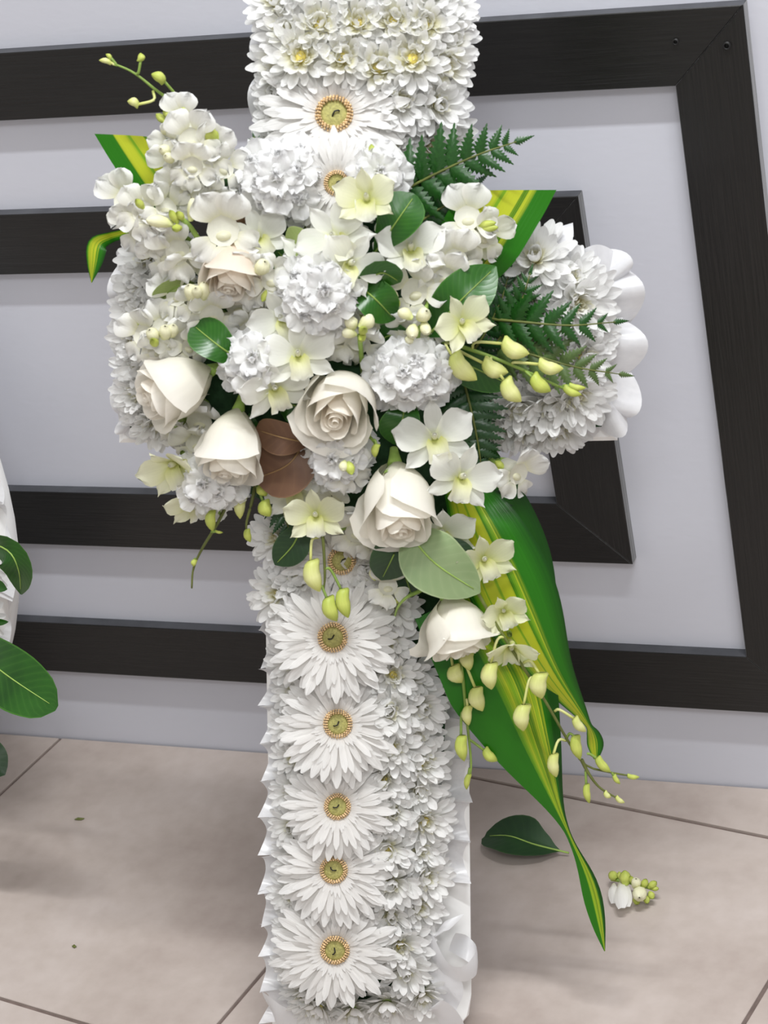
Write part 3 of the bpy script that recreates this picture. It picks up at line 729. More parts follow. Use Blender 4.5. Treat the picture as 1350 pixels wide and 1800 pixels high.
# ------------------------------------------------------------------ builders that set a thing on the cross
def stem_to(t, a, b, r=.0022, parent=None):
    d = b-a; L = d.length
    y = d/L; z = (AX-y*AX.dot(y)).normalized(); x = y.cross(z)
    M = Matrix((x*r*2, y*L, z*r*2)).transposed().to_4x4(); M.translation = a
    t.add('stem', UNIT_STEM, M, parent)
def bloom(name, label, cat, tmpl, px, py, h, tx=0, ty=0, roll=0, s=1.0, tz=1.0, group=None, root=None, back=.0):
    q = P(px, py, h); M = frame(q, tx, ty, roll, s, tz)
    base = q - NX*max(.0, h-.045) if root is None else P(*root)
    t = Thing(name, label, cat, base, group)
    t.put(tmpl, M)
    z = M.to_3x3() @ V((0, 0, 1)); z.normalize()
    stem_to(t, base, q-z*(.012*s+back))
    return t
def leaf_geo(pts, wpx, prof, roll=0.0, fold=0.15, face=None, nv=6, n=14, slant=0.0, curl=0.0, asym=0.0):
    c = spline(pts, n); vs, us, fs = [], [], []
    for i, p in enumerate(c):
        u = i/n; T = (c[min(i+1, n)]-c[max(i-1, 0)]).normalized()
        f = (face or NX); f = (f-T*f.dot(T)).normalized(); s = T.cross(f)
        ro = roll if not isinstance(roll, (list, tuple)) else roll[0]+(roll[1]-roll[0])*u
        s, f = s*cos(ro)+f*sin(ro), f*cos(ro)-s*sin(ro)
        hw = wpx*PX/2*smoothtab(prof, u)
        for j in range(nv+1):
            v = -1+2*j/nv; k = 1+asym*(1 if v > 0 else -1)
            vs.append(p+s*hw*v*k+f*(fold*hw*abs(v)+curl*hw*v*v)+T*slant*hw*v*max(0, u-.5)*2); us.append((j/nv, u))
    q = nv+1
    for i in range(n):
        for j in range(nv): fs.append((i*q+j, i*q+j+1, (i+1)*q+j+1, (i+1)*q+j))
    return vs, fs, us, c
LEAFP = [(0, .10), (.18, .66), (.48, 1), (.75, .86), (.92, .42), (1, .03)]
OBOV = [(0, .08), (.25, .5), (.6, 1), (.82, .92), (.95, .5), (1, .12)]
def leaf(name, label, pts, wpx, prof=LEAFP, m='leaf', group=None, rib='stem', cat='leaf', world=None, **k):
    w3 = world or [P(*p) for p in pts]
    vs, fs, us, c = leaf_geo(w3, wpx, prof, **k)
    t = Thing(name, label, cat, w3[0], group)
    t.add('blade', mesh('blade', vs, fs, MT[m], us))
    if rib:
        f = k.get('face') or NX
        t.add('midrib', tube('midrib', MT[rib], [p+f*.0004 for p in c[:-1]], [.0011*(1-.75*i/len(c)) for i in range(len(c)-1)], 5))
    return t
def fern(label, pts, n, lpx, m='fern', group='leatherleaf fern fronds', ang=58, face=None, lead=0.12, sc=None, flip=0):
    c = spline([P(*p) for p in pts], 40); t = Thing('fern_frond', label, 'fern', c[0], group)
    t.add('rachis', tube('rachis', MT['stemd'], c[::4], [.0013*(1-.7*i/11) for i in range(len(c[::4]))], 5))
    f0 = face or NX
    for i in range(n):
        u = lead+(1-lead)*i/n; k = u*40; a = min(int(k), 39); q = c[a].lerp(c[a+1], k-a)
        T = (c[min(a+2, 40)]-c[max(a-1, 0)]).normalized(); f = (f0-T*f0.dot(T)).normalized(); s = T.cross(f)
        L = lpx*PX*((1-u)**.75)*(.75+.25*min(1, i/2.5))*random.uniform(.92, 1.08)+.004
        for sd in (1, -1):
            if flip and sd == flip: continue
            an = rad(ang-16*u+random.uniform(-5, 5))
            y = T*cos(an)+s*sd*sin(an)+f*random.uniform(-.14, .2); y.normalize()
            z = (f-y*f.dot(y)).normalized(); x = y.cross(z)
            M = Matrix((x*L*1.15, y*L, z*L)).transposed().to_4x4(); M.translation = q
            t.add('pinna', random.choice(PIN[m]), M)
    T = (c[40]-c[38]).normalized(); L = lpx*PX*.34; z = (f0-T*f0.dot(T)).normalized(); x = T.cross(z)
    M = Matrix((x*L, T*L, z*L)).transposed().to_4x4(); M.translation = c[40]-T*.002
    t.add('pinna', PIN[m][0], M)
    return t
def bud_spray(label, pts, buds, r=.0017, m='stem', group='orchid bud stems', flowers=()):
    c = spline([P(*p) for p in pts], 24); t = Thing('orchid_bud_stem', label, 'orchid stem', c[0], group)
    t.add('stem', tube('stem', MT[m], c, [r*(1-.55*i/24) for i in range(25)], 6))
    for b in buds:                              # (root on the stem), (bud base), (bud tip), width px, kind
        (sx, sy, sh), (bx, by, bh), (ex, ey, eh), wd, kd = b
        A, B, E = P(sx, sy, sh), P(bx, by, bh), P(ex, ey, eh)
        mid = (A+B)/2 - (E-B).normalized()*(B-A).length*.35
        o = t.add('bud', OBUD[kd], aim(B, E, wd*PX*1.4, NX+AX*random.uniform(-.6, .6)))
        if (B-A).length > .002:
            t.add('pedicel', tube('pedicel', MT['bud2' if kd else 'stem'], spline([A, mid, B+(E-B)*.06], 8), [.0012]*9, 5))
    return t
def spike(name, label, cat, root, florets, buds=(), stem=None, group=None, tm=None, smat='calyx'):
    """several florets on one stem: florets (px, py, h, tx, ty, roll, scale, kind); buds (bx, by, h, ex, ey, h, scale, kind)"""
    A = P(*root); t = Thing(name, label, cat, A, group)
    tm = tm or SNAP
    if stem: t.add('stem', tube('stem', MT[smat], spline([P(*p) for p in stem], 14), .0021, 6))
    sp = [P(*p) for p in (stem or [root])]
    for k, (px, py, h, tx, ty, ro, s) in enumerate(florets):
        M = frame(P(px, py, h), tx, ty, ro, s)
        t.put(tm[k % len(tm)], M)
    for bx, by, bh, ex, ey, eh, s, kd in buds:
        a, b = P(bx, by, bh), P(ex, ey, eh)
        d = (b-a); L = .021 if kd == 0 else .0145
        M = aim(a, b, d.length/L*s); 
        y = d.normalized()
        s *= .72 if kd == 0 else .85
        M = Matrix.Translation(a) @ M.to_quaternion().to_matrix().to_4x4() @ Matrix.Diagonal((.6*s+.3*d.length/L*s, 1.12*d.length/L, .6*s+.3*d.length/L*s, 1))
        t.add('bud', SBUD[kd], M)
    return t
# ------------------------------------------------------------------ chrysanthemums packed along the cross
def mums(rows, phrase, group, tm=None, ordinal=True):
    for k, (px, py, h, tx, ty, s) in enumerate(sorted(rows, key=lambda r: r[1] if phrase.startswith('from the top') else r[0])):
        lab = 'white chrysanthemum, ' + (ORD[k] + ' ' if ordinal else '') + phrase
        bloom('chrysanthemum', lab, 'flower', random.choice(tm or MUMS), px, py, h, tx+random.uniform(-.12, .12), ty+random.uniform(-.1, .1), random.uniform(0, 6), s*random.uniform(.95, 1.05), group=group)
G1, G2 = 'chrysanthemums on the head of the cross', 'chrysanthemums on the shaft of the cross'
G3, G4 = 'chrysanthemums on the arm by the hanging leaf', 'chrysanthemums on the arm by the slotted rim'
mums([(491, 8, .062, -.5, .5, .95), (545, -8, .066, -.1, .5, 1), (612, -10, .066, 0, .5, 1), (682, -12, .066, .1, .5, 1), (748, -4, .066, .2, .5, 1), (786, 22, .060, .6, .4, .9)],
     'from the left in the cropped row topping the cross', G1)
mums([(511, 58, .068, -.35, .2, 1), (562, 48, .074, -.1, .3, 1.0), (627, 44, .074, 0, .3, 1), (693, 40, .074, 0, .3, 1.0), (745, 46, .074, .15, .3, 1), (784, 72, .066, .55, .1, .95)],
     'from the left in the second row of the cross head', G1, MUMY[1:])
mums([(499, 110, .062, -.65, .1, .95), (530, 102, .078, -.15, .2, 1.02), (603, 104, .080, 0, .25, 1.0), (664, 121, .080, .05, .2, 1.05), (725, 106, .080, .1, .2, 1.0), (776, 112, .070, .5, 0, 1.0)],
     'from the left in the yellow-hearted row above the topmost gerbera', G1, MUMY)
mums([(702, 178, .080, .1, .05, 1.05), (764, 184, .072, .5, -.05, 1.05), (688, 250, .076, .05, .0, 1.05), (752, 255, .066, .4, -.1, 1.0), (786, 232, .055, .8, -.1, .8)],
     'from the top among those right of the topmost gerbera', G1)
mums([(493, 160, .060, -.7, .05, .85), (495, 206, .060, -.75, 0, .85), (497, 252, .060, -.6, -.1, .9)],
     'from the top down the left edge beside the topmost gerbera', G1)
mums([(262, 455, .058, -.45, .3, .9), (293, 440, .060, -.1, .3, .95), (248, 500, .058, -.6, .1, .85), (288, 500, .064, -.1, .1, .95), (244, 545, .060, -.6, 0, .9), (276, 552, .064, -.1, .1, .9), (240, 595, .060, -.6, 0, .85),
      (246, 640, .060, -.55, -.1, .9), (270, 640, .064, -.1, -.1, .95), (246, 690, .060, -.55, -.2, .9), (260, 730, .058, -.4, -.5, .85), (283, 740, .058, -.1, -.6, .9), (326, 738, .058, .1, -.6, .9), (373, 700, .058, 0, -.3, .9)],
     'from the top on the left arm of the cross', G3)
mums([(940, 458, .072, -.1, .45, 1.25), (909, 492, .064, -.4, .3, 1.0), (1000, 490, .066, .3, .35, 1.0), (1010, 532, .070, .4, .1, 1.2), (950, 530, .066, 0, .1, 1.0), (899, 560, .060, -.2, 0, .95), (1030, 590, .062, .6, .05, 1.0),
      (975, 590, .064, 0, .1, 1), (1020, 628, .068, .45, 0, 1.05), (890, 630, .060, 0, .1, 1.0), (950, 645, .064, 0, 0, 1.05), (1008, 692, .070, .4, -.25, 1.25), (965, 705, .068, .1, -.4, 1.1), (908, 708, .066, -.05, -.45, 1.05), (858, 705, .064, -.2, -.4, 1.0),
      (880, 742, .050, -.1, -.9, .95), (930, 748, .050, 0, -.9, 1.0), (980, 748, .050, .15, -.9, .95)],
     'from the top on the right arm of the cross', G4)
mums([(489, 945, .062, -.5, .1, .95), (528, 1015, .064, -.2, .2, 1.0), (491, 1045, .060, -.55, .1, .95), (519, 1100, .058, -0.30, .1, 0.76), (513, 1160, .058, -0.33, .1, 0.76), (521, 1215, .058, -0.30, 0, 0.76), (515, 1275, .058, -0.33, 0, 0.76),
      (519, 1330, .058, -0.30, 0, 0.74), (519, 1390, .058, -0.33, 0, 0.74), (515, 1450, .058, -0.33, 0, 0.74), (519, 1508, .058, -0.30, 0, 0.72), (515, 1570, .058, -0.33, 0, 0.72), (519, 1630, .058, -0.30, 0, 0.72), (517, 1690, .058, -0.30, -.1, 0.72), (537, 1742, .058, -0.24, -.4, 0.76)],
     "from the top in the column down the shaft's left edge", G2)
mums([(648, 1000, .062, .1, .1, 1), (690, 1065, .064, .1, .2, .95), (682, 1125, .066, .05, .2, .95), (690, 1185, .068, .05, .15, .95), (686, 1248, .070, .05, .15, 1.05), (688, 1312, .070, .05, .15, .95), (676, 1368, .070, 0, .15, .9), (688, 1425, .070, .05, .1, .95),
      (680, 1490, .072, .05, .1, .9), (690, 1548, .070, .05, .1, .98), (684, 1605, .070, .05, 0, .9), (702, 1660, .068, .1, 0, .95), (712, 1702, .066, .15, -.15, .95)],
     "from the top in the column beside the gerberas", G2)
mums([(722, 1185, .060, 0.30, .15, 0.89), (735, 1240, .060, 0.34, .1, 0.99), (728, 1290, .060, 0.30, .1, 0.94), (736, 1338, .060, 0.34, .1, 0.99), (732, 1385, .060, 0.30, 0, 0.94), (744, 1440, .060, 0.38, .05, 0.99), (736, 1490, .060, 0.30, 0, 0.94), (744, 1540, .060, 0.38, 0, 0.99),
      (732, 1592, .060, 0.30, 0, 0.94), (722, 1640, .060, 0.30, -.1, 0.85)],
     "from the top in the column down the shaft's right edge", G2)
mums([(560, 1765, .058, -.1, -.7, .95), (620, 1770, .058, 0, -.7, 1.0), (680, 1758, .058, .1, -.6, 1.0), (742, 1745, .056, .3, -.4, .9)],
     'from the left along the foot of the cross', G2)

# ------------------------------------------------------------------ gerberas up the middle of the shaft
G = 'gerberas down the middle of the cross'
for k, (px, py, h, tx, ty, s, lab) in enumerate([
    (588, 203, .090, -.05, .36, 1.2, 'large white gerbera on the head of the cross, topmost, tipped upward'),
    (592, 322, .122, 0, .10, .80, 'white gerbera mostly hidden behind the white ruffled stock, second from the top'),
    (600, 985, .070, .1, .15, .95, 'white gerbera just under the spray, its cream heart half covered by petals'),
    (585, 1120, .088, 0, .22, 1.0, 'white gerbera touched by two green orchid buds on its upper petals'),
    (594, 1272, .088, .0, .26, .98, 'white gerbera, fourth from the bottom of the shaft'),
    (593, 1417, .088, .0, .24, .90, 'white gerbera, third from the bottom of the shaft'),
    (587, 1528, .088, -.03, .2, .95, 'white gerbera, second from the bottom of the shaft'),
    (589, 1668, .088, .0, .14, 1.0, 'white gerbera, lowest on the shaft, widest open'),
]):
    bloom('gerbera', lab, 'flower', GERB[k % 4], px, py, h, tx, ty, random.uniform(0, 6), s, group=G)

# ------------------------------------------------------------------ long leaves behind the spray
E_ = dict(group='variegated strap leaves')
leaf('strap_leaf', 'yellow-striped green leaf cut off square, poking out at the upper left of the spray', [(340, 385, .085), (290, 320, .095), (232, 238, .095)], 98, [(0, .7), (.4, 1), (.8, .97), (1, .90)], 'stripec', rib=None, fold=.10, slant=-.75, roll=.2, nv=8, **E_)
leaf('strap_leaf', 'yellow-striped green leaf cut off square, beside the right arm under the fern', [(812, 476, .088), (848, 412, .098), (896, 334, .096)], 122, [(0, .8), (.4, 1), (.8, 1), (1, .95)], 'stripec', rib=None, fold=.08, slant=.62, roll=-.1, nv=8, **E_)
leaf('strap_leaf', 'longest yellow-striped leaf, hanging down past the shaft to the floor, tip twisted', [(806, 1050, .072), (852, 1143, .085), (888, 1213, .09), (930, 1313, .085), (974, 1413, .075), (1003, 1475, .066), (1036, 1555, .06), (1063, 1672, .055)], 166,
     [(0, .9), (.143, .97), (.286, 1), (.429, .66), (.571, .20), (.68, .06), (.76, .07), (.88, .18), (.94, .14), (1, .01)], 'stripem', rib=None, fold=-.12, nv=10, n=48, roll=0.1, **E_)
leaf('strap_leaf', 'yellow-striped leaf reaching from the lower roses to a curled tip by the orchid buds', [(812, 850, .085), (864, 960, .10), (918, 1080, .10), (970, 1180, .09), (1026, 1262, .07), (1044, 1295, .06), (1048, 1335, .055)], 130,
     [(0, .5), (.15, .9), (.3, 1), (.5, .52), (.64, .18), (.72, .08), (.80, .15), (.90, .20), (1, .06)], 'stripe', rib=None, fold=-.15, nv=10, n=44, roll=-.15, **E_)
leaf('strap_leaf', 'plain deep green strap leaf folded behind the striped ones', [(826, 780, .06), (876, 900, .06), (912, 1010, .06), (945, 1110, .06), (976, 1190, .055)], 112,
     [(0, .5), (.3, .95), (.5, 1), (.75, .6), (1, .1)], 'leafdeep', rib=None, fold=.12, nv=8, n=24, roll=.3, **E_)
leaf('strap_leaf', 'narrow folded leaf hanging over the end of the left arm', [(250, 395, .06), (218, 410, .07), (192, 418, .08), (172, 430, .085), (166, 462, .085), (161, 497, .08)], 30,
     [(0, .5), (.3, .5), (.5, .7), (.62, 1), (.8, .75), (1, .04)], 'stripe', rib=None, fold=.2, nv=6, n=26, roll=.2, **E_)

# ------------------------------------------------------------------ ferns
fern('glossy fern frond spreading over the right of the cross head, tip free against the wall', [(690, 345, .095), (765, 306, .105), (840, 272, .11), (908, 249, .11)], 8, 92, ang=66)
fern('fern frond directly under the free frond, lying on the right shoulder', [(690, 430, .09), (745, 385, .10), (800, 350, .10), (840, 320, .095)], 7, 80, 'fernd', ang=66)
fern('fern frond lying across the right arm, tip pointing at the ribbon', [(855, 560, .09), (920, 566, .105), (1000, 572, .11), (1082, 566, .105)], 7, 74)
fern('olive underside of a fern frond on the right arm below the glossy one', [(850, 600, .085), (930, 622, .10), (1010, 645, .105), (1092, 658, .10)], 8, 74, 'ferno')
fern('fern tip standing upright in front of the right arm', [(868, 610, .085), (895, 570, .095), (918, 525, .10), (932, 480, .10)], 7, 56)
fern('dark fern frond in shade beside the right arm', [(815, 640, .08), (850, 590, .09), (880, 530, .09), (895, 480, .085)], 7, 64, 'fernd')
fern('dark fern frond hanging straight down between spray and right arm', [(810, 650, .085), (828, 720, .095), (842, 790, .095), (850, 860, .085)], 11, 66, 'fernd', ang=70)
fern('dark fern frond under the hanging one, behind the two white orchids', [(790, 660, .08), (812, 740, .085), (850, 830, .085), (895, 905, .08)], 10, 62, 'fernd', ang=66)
fern('small dark fern tip at the left shoulder of the cross head', [(478, 330, .085), (462, 290, .09), (446, 240, .088)], 7, 34, 'fernd')
fern('fern leaf tucked beneath the snapdragons left of the ruffled stock', [(440, 360, .09), (415, 330, .10), (385, 300, .10)], 7, 48, 'fern')
fern('thin dark fern tip in front of the half hidden gerbera', [(560, 385, .11), (574, 345, .12), (584, 305, .12)], 9, 24, 'fernd', ang=40)
fern('short fern frond below the brown leaf at the left of the shaft', [(480, 850, .075), (500, 905, .08), (525, 985, .078)], 7, 46, 'fernd')
fern('dark fern frond peeping out under the left roses', [(420, 760, .07), (445, 830, .075), (470, 880, .075)], 6, 40, 'fernd')

# ------------------------------------------------------------------ broad leaves
G = 'broad leaves in the spray'
leaf('broad_leaf', 'rounded glossy leaf standing up below the fern, above the white orchid', [(658, 446, .132), (694, 394, .150), (730, 342, .146)], 66, OBOV, group=G, fold=.2, roll=.35)
leaf('broad_leaf', 'glossy leaf pointing right, upper of the pair below the white orchid', [(632, 512, .14), (668, 480, .156), (704, 496, .146)], 50, LEAFP, group=G, fold=.2, roll=-.5)
leaf('broad_leaf', 'glossy leaf, lower of the pair beside the ruffled central stock', [(626, 498, .14), (660, 526, .152), (694, 562, .138)], 56, LEAFP, group=G, fold=.25, roll=.2)
leaf('broad_leaf', 'large glossy leaf right of the snapdragon stem, tip up against the fern', [(752, 590, .128), (808, 530, .148), (872, 468, .138)], 74, LEAFP, group=G, fold=.14, roll=.2)
leaf('broad_leaf', 'glossy leaf above the left-hand rose', [(432, 640, .13), (385, 608, .144), (338, 570, .13)], 56, OBOV, group=G, fold=.22, roll=-.3)
leaf('broad_leaf', 'pale green leaf back showing above the central white orchid', [(575, 470, .135), (538, 444, .148), (500, 430, .132)], 66, OBOV, 'leafl', group=G, fold=.2, roll=.2)
leaf('broad_leaf', 'dark leaf edge beside the pale leaf back, left of the central orchid', [(520, 500, .11), (505, 462, .12), (486, 440, .115)], 46, OBOV, group=G, fold=.2, roll=-.3)
leaf('broad_leaf', 'glossy leaf between the ruffled lower stock and the open rose', [(488, 705, .105), (515, 712, .12), (548, 722, .11)], 50, LEAFP, group=G, fold=.2)
leaf('broad_leaf', 'dark leaf hanging below the bright ruffled stock', [(714, 690, .11), (708, 735, .128), (696, 782, .112)], 62, OBOV, group=G, fold=.2, roll=-.2)
leaf('broad_leaf', 'glossy leaf behind the yellow-budded snapdragon, right of centre', [(720, 615, .11), (690, 590, .125), (665, 600, .12)], 50, LEAFP, group=G, fold=.25, roll=.4)
leaf('broad_leaf', 'deep green leaf in the shade right of the downward rose', [(470, 690, .085), (468, 750, .095), (450, 815, .085)], 62, LEAFP, 'leaf', group=G, fold=.15)
leaf('broad_leaf', 'dark leaf under the brown leaf, edge lit pale', [(505, 740, .082), (480, 780, .09), (448, 808, .09)], 60, LEAFP, 'leaf', group=G, fold=.2)
leaf('broad_leaf', 'curled yellow-edged leaf left of the yellow-budded snapdragon', [(345, 500, .105), (308, 505, .115), (282, 528, .105)], 48, OBOV, 'leafl', group=G, fold=.4, roll=.5)
leaf('broad_leaf', 'dark leaf showing under the snapdragons above the left rose', [(410, 580, .1), (350, 545, .105), (290, 525, .10)], 40, LEAFP, group=G, fold=.2)
leaf('broad_leaf', 'green leaf behind the peach rose and the stock', [(560, 420, .09), (530, 395, .10), (500, 385, .095)], 60, LEAFP, 'leaf', group=G, fold=.2)
leaf('broad_leaf', 'small leaf below the left-hand rose', [(335, 745, .085), (322, 735, .09), (308, 728, .085)], 40, LEAFP, 'leafl', group=G, fold=.3)
leaf('broad_leaf', 'dark green leaf far back beneath the peach rose', [(440, 560, .09), (400, 500, .095), (380, 470, .09)], 60, LEAFP, 'leaf', group=G, fold=.2)
leaf('broad_leaf', 'leaf lying on the right arm behind the arching bud stem', [(760, 610, .095), (830, 645, .105), (905, 680, .10)], 62, LEAFP, 'leaf', group=G, fold=.2, roll=-.3)
leaf('broad_leaf', 'light green leaf under the snapdragon tip, right shoulder', [(800, 500, .09), (775, 540, .095), (770, 590, .09)], 52, LEAFP, 'leaf', group=G, fold=.2)
G = 'rose leaves'
leaf('rose_leaf', 'dark serrated rose leaf left of the pale one', [(708, 930, .112), (692, 975, .120), (670, 1020, .105)], 66, LEAFP, 'leafd', group=G, fold=.15, roll=.15)
leaf('rose_leaf', 'grey-green rose leaf back, largest, above the lowest rose', [(716, 934, .118), (765, 990, .132), (844, 1042, .122)], 92, [(0, .1), (.12, .6), (.4, 1), (.7, .85), (.9, .45), (1, .03)], 'leafg', group=G, fold=.12, roll=.1, rib='calyx')
leaf('rose_leaf', 'dark leaf curled behind the pale rose leaf', [(770, 950, .105), (808, 975, .11), (826, 1010, .108)], 40, LEAFP, 'leafd', group=G, fold=.3, roll=.4)
leaf('rose_leaf', 'dark leaf below the serrated rose leaf, beside the small snapdragon', [(705, 985, .08), (715, 1020, .09), (725, 1050, .085)], 44, LEAFP, 'leafd', group=G, fold=.2)
leaf('rose_leaf', 'dark pointed leaf at the left edge of the shaft under the spray', [(532, 920, .085), (515, 958, .09), (483, 993, .085)], 52, LEAFP, 'leafd', group=G, fold=.15)
G = 'copper-backed leaves'
leaf('copper_leaf', 'brown leaf back beside the open rose, upper of two', [(545, 778, .118), (500, 770, .130), (450, 755, .118)], 54, [(0, .2), (.3, .8), (.65, 1), (.9, .7), (1, .1)], 'brown', group=G, fold=.22, rib='copper', roll=.2)
leaf('copper_leaf', 'brown leaf back below the upper brown one, larger', [(540, 765, .106), (508, 815, .116), (448, 842, .105)], 88, [(0, .15), (.3, .75), (.6, 1), (.88, .7), (1, .1)], 'brown', group=G, fold=.16, rib='copper', roll=-.1)
leaf('copper_leaf', 'small brown leaf tucked between the top snapdragon and the stock', [(450, 408, .10), (432, 378, .11), (418, 350, .105)], 56, OBOV, 'brown', group=G, fold=.15, rib=None)

# ------------------------------------------------------------------ roses
G = 'cream roses in the spray'
bloom('rose', 'cream rose at the left of the spray, turned sideways to the left', 'flower', ROSES[1], 368, 652, .105, -.85, -.32, .4, .95, .45, group=G)
bloom('rose', 'cream rose hanging face down, second from the left', 'flower', ROSES[1], 419, 722, .108, -.18, -.85, 1.2, .92, .50, group=G)
bloom('rose', 'open cream rose facing out in the middle of the spray', 'flower', ROSES[2], 601, 668, .112, -.1, -.50, 2.0, 1.0, 1, group=G)
bloom('rose', 'large cream rose nodding below the white orchids, fullest of the roses', 'flower', ROSES[1], 694, 816, .108, .06, -.78, .3, 1.06, .68, group=G)
bloom('rose', 'lowest cream rose, hanging sideways above the striped leaf', 'flower', ROSES[3], 784, 1052, .104, .28, -.95, 1.0, .90, .34, group=G)
bloom('rose', 'small peach-tinted rose half buried among snapdragons at the upper left', 'flower', ROSEP, 414, 428, .122, -.1, -.7, .8, .86, .55, group=G)

# ------------------------------------------------------------------ stocks: ruffled heads
def stock(label, root, centre, h, rx, ry, n, scale=1.0, bulge=.034, buds=()):
    cx, cy = centre; fl = []
    for i in range(n):
        rr = sqrt((i+.35)/n); a = i*2.39996+len(label)
        dx, dy = rr*cos(a), rr*sin(a)
        fl.append((cx+rx*dx, cy-ry*dy, h+bulge*(1-rr*rr), dx*.75, dy*.75+.08, random.uniform(0, 6), scale*random.uniform(.88, 1.1)))
    return spike('stock_flower', label, 'flower', (root[0], root[1], .05), fl, buds, [(root[0], root[1], .05), (cx, cy, h)], 'white ruffled stocks', STK)
stock('white ruffled stock head below the topmost gerbera, left shoulder', (520, 420), (494, 318), .105, 55, 52, 12, 1.0)
stock('white ruffled stock in the very middle of the spray', (580, 560), (562, 515), .135, 52, 58, 12, .95)
stock('brightest dense ruffled stock, right of the open rose', (690, 700), (720, 655), .120, 60, 42, 13, .92)
stock('white ruffled stock with yellow buds, left of the yellow-hearted orchid', (490, 680), (448, 635), .120, 42, 40, 8, .9, buds=[(440, 688, .13, 450, 672, .15, 1, 0), (428, 680, .13, 425, 664, .145, .9, 0)])
stock('small white stock with green bud tip below the cross head', (640, 380), (660, 305), .105, 34, 36, 7, .85, buds=[(662, 290, .135, 664, 270, .135, 1, 1), (655, 278, .13, 653, 256, .13, .9, 1), (668, 300, .135, 676, 288, .14, .9, 1), (652, 300, .135, 647, 290, .14, .9, 1)])
stock('ruffled white stock between the open rose and the large rose', (600, 760), (596, 800), .100, 42, 46, 9, .9)
stock('white stock petals under the nodding left roses', (380, 780), (368, 850), .085, 40, 32, 7, .9)

# ------------------------------------------------------------------ snapdragons
G = 'white snapdragons'
spike('snapdragon', 'tall white snapdragon spire at the upper left of the spray', 'flower', (440, 430, .07),
      [(318, 208, .120, -.1, .35, .1, .95), (336, 246, .135, .05, .15, 0, 1.2), (302, 258, .125, -.7, .1, .6, .9), (368, 268, .130, .45, .1, -.3, 1.1), (395, 296, .125, .6, .1, -.5, .95), (306, 292, .125, -.6, 0, .4, 1.05), (338, 292, .140, 0, -.1, 0, 1.0), (318, 330, .125, -.3, -.2, .2, 1.0), (352, 338, .125, .2, -.3, 0, .95), (375, 352, .115, .3, -.5, 0, .85)],
      [(296, 238, .12, 286, 225, .125, 1.1, 0), (292, 215, .115, 276, 202, .115, 1, 1), (300, 205, .118, 288, 196, .118, .9, 1), (325, 198, .118, 322, 188, .118, .8, 1), (296, 270, .13, 284, 262, .14, 1.2, 0), (302, 285, .135, 292, 274, .145, 1.1, 0)],
      [(440, 430, .07), (395, 370, .10), (350, 300, .112), (318, 205, .11)], G)
spike('snapdragon', 'white snapdragon reaching over the left arm, with a green tip', 'flower', (400, 470, .07),
      [(218, 352, .115, -.5, .3, .5, 1.15), (252, 372, .125, -.1, .2, 0, 1.1), (292, 365, .125, .2, .3, -.2, 1.0), (240, 400, .115, -.5, -.1, .3, 1.1), (278, 412, .120, -.1, -.1, 0, 1.0)],
      [(252, 366, .14, 240, 352, .145, 1, 1)], [(400, 470, .07), (330, 420, .10), (245, 360, .115)], G)
spike('snapdragon', 'pale snapdragon with fat yellow buds above the left arm', 'flower', (410, 520, .075),
      [(312, 442, .125, -.35, .05, .4, 1.25), (328, 470, .120, .1, -.6, .2, 1.0), (285, 450, .115, -.5, -.2, .4, 1.0)],
      [(305, 395, .14, 262, 388, .145, 1.2, 0), (335, 388, .14, 340, 352, .145, 1.25, 0), (312, 392, .14, 300, 372, .145, 1, 1), (322, 385, .14, 312, 374, .145, 1, 1), (318, 400, .14, 305, 402, .148, 1, 1), (345, 380, .14, 350, 362, .14, .9, 0)],
      [(410, 520, .075), (355, 430, .12), (328, 392, .135), (300, 374, .14)], G)
spike('snapdragon', 'open snapdragon with deep yellow throat below the brown leaf', 'flower', (430, 480, .08),
      [(392, 405, .145, .05, .1, .1, 1.5)], [], [(430, 480, .08), (410, 440, .12)], G)
spike('snapdragon', 'snapdragon with a cluster of yellow buds over the left arm middle', 'flower', (420, 570, .08),
      [(372, 555, .130, .2, -.15, .1, 1.15), (310, 518, .115, -.4, .2, .5, 1.1), (345, 535, .125, -.1, -.1, 0, .9)],
      [(340, 530, .135, 332, 505, .145, 1.5, 0), (355, 528, .135, 358, 500, .145, 1.3, 0), (346, 522, .138, 344, 508, .15, 1.2, 0)],
      [(420, 570, .08), (380, 540, .11), (345, 520, .13)], G)
spike('snapdragon', 'low snapdragon with yellow buds, beside the end of the left arm', 'flower', (380, 600, .075),
      [(288, 575, .110, .1, .3, 0, 1.1), (252, 590, .105, -.4, .1, .4, 1.1), (312, 600, .112, .5, 0, -.5, 1.0), (278, 618, .108, 0, -.4, 0, 1.0), (335, 610, .112, .4, -.1, -.5, .9)],
      [(272, 600, .118, 264, 582, .128, 1.4, 0), (288, 596, .12, 290, 576, .13, 1.4, 0), (300, 592, .118, 304, 574, .128, 1.2, 0), (275, 606, .12, 268, 598, .13, 1.1, 1), (245, 570, .1, 228, 556, .1, 1.3, 0)],
      [(380, 600, .075), (320, 600, .1), (275, 595, .115)], G)
spike('snapdragon', 'white snapdragon above the variegated leaf at the right shoulder', 'flower', (720, 520, .08),
      [(822, 382, .125, .0, .45, .1, 1.25), (852, 415, .120, .6, -.05, -.5, 1.15), (832, 432, .115, .2, -.5, 0, 1.0)],
      [(838, 398, .125, 868, 392, .13, .9, 1), (842, 402, .125, 872, 400, .13, .9, 1)],
      [(720, 520, .08), (780, 450, .11), (830, 400, .12)], G)
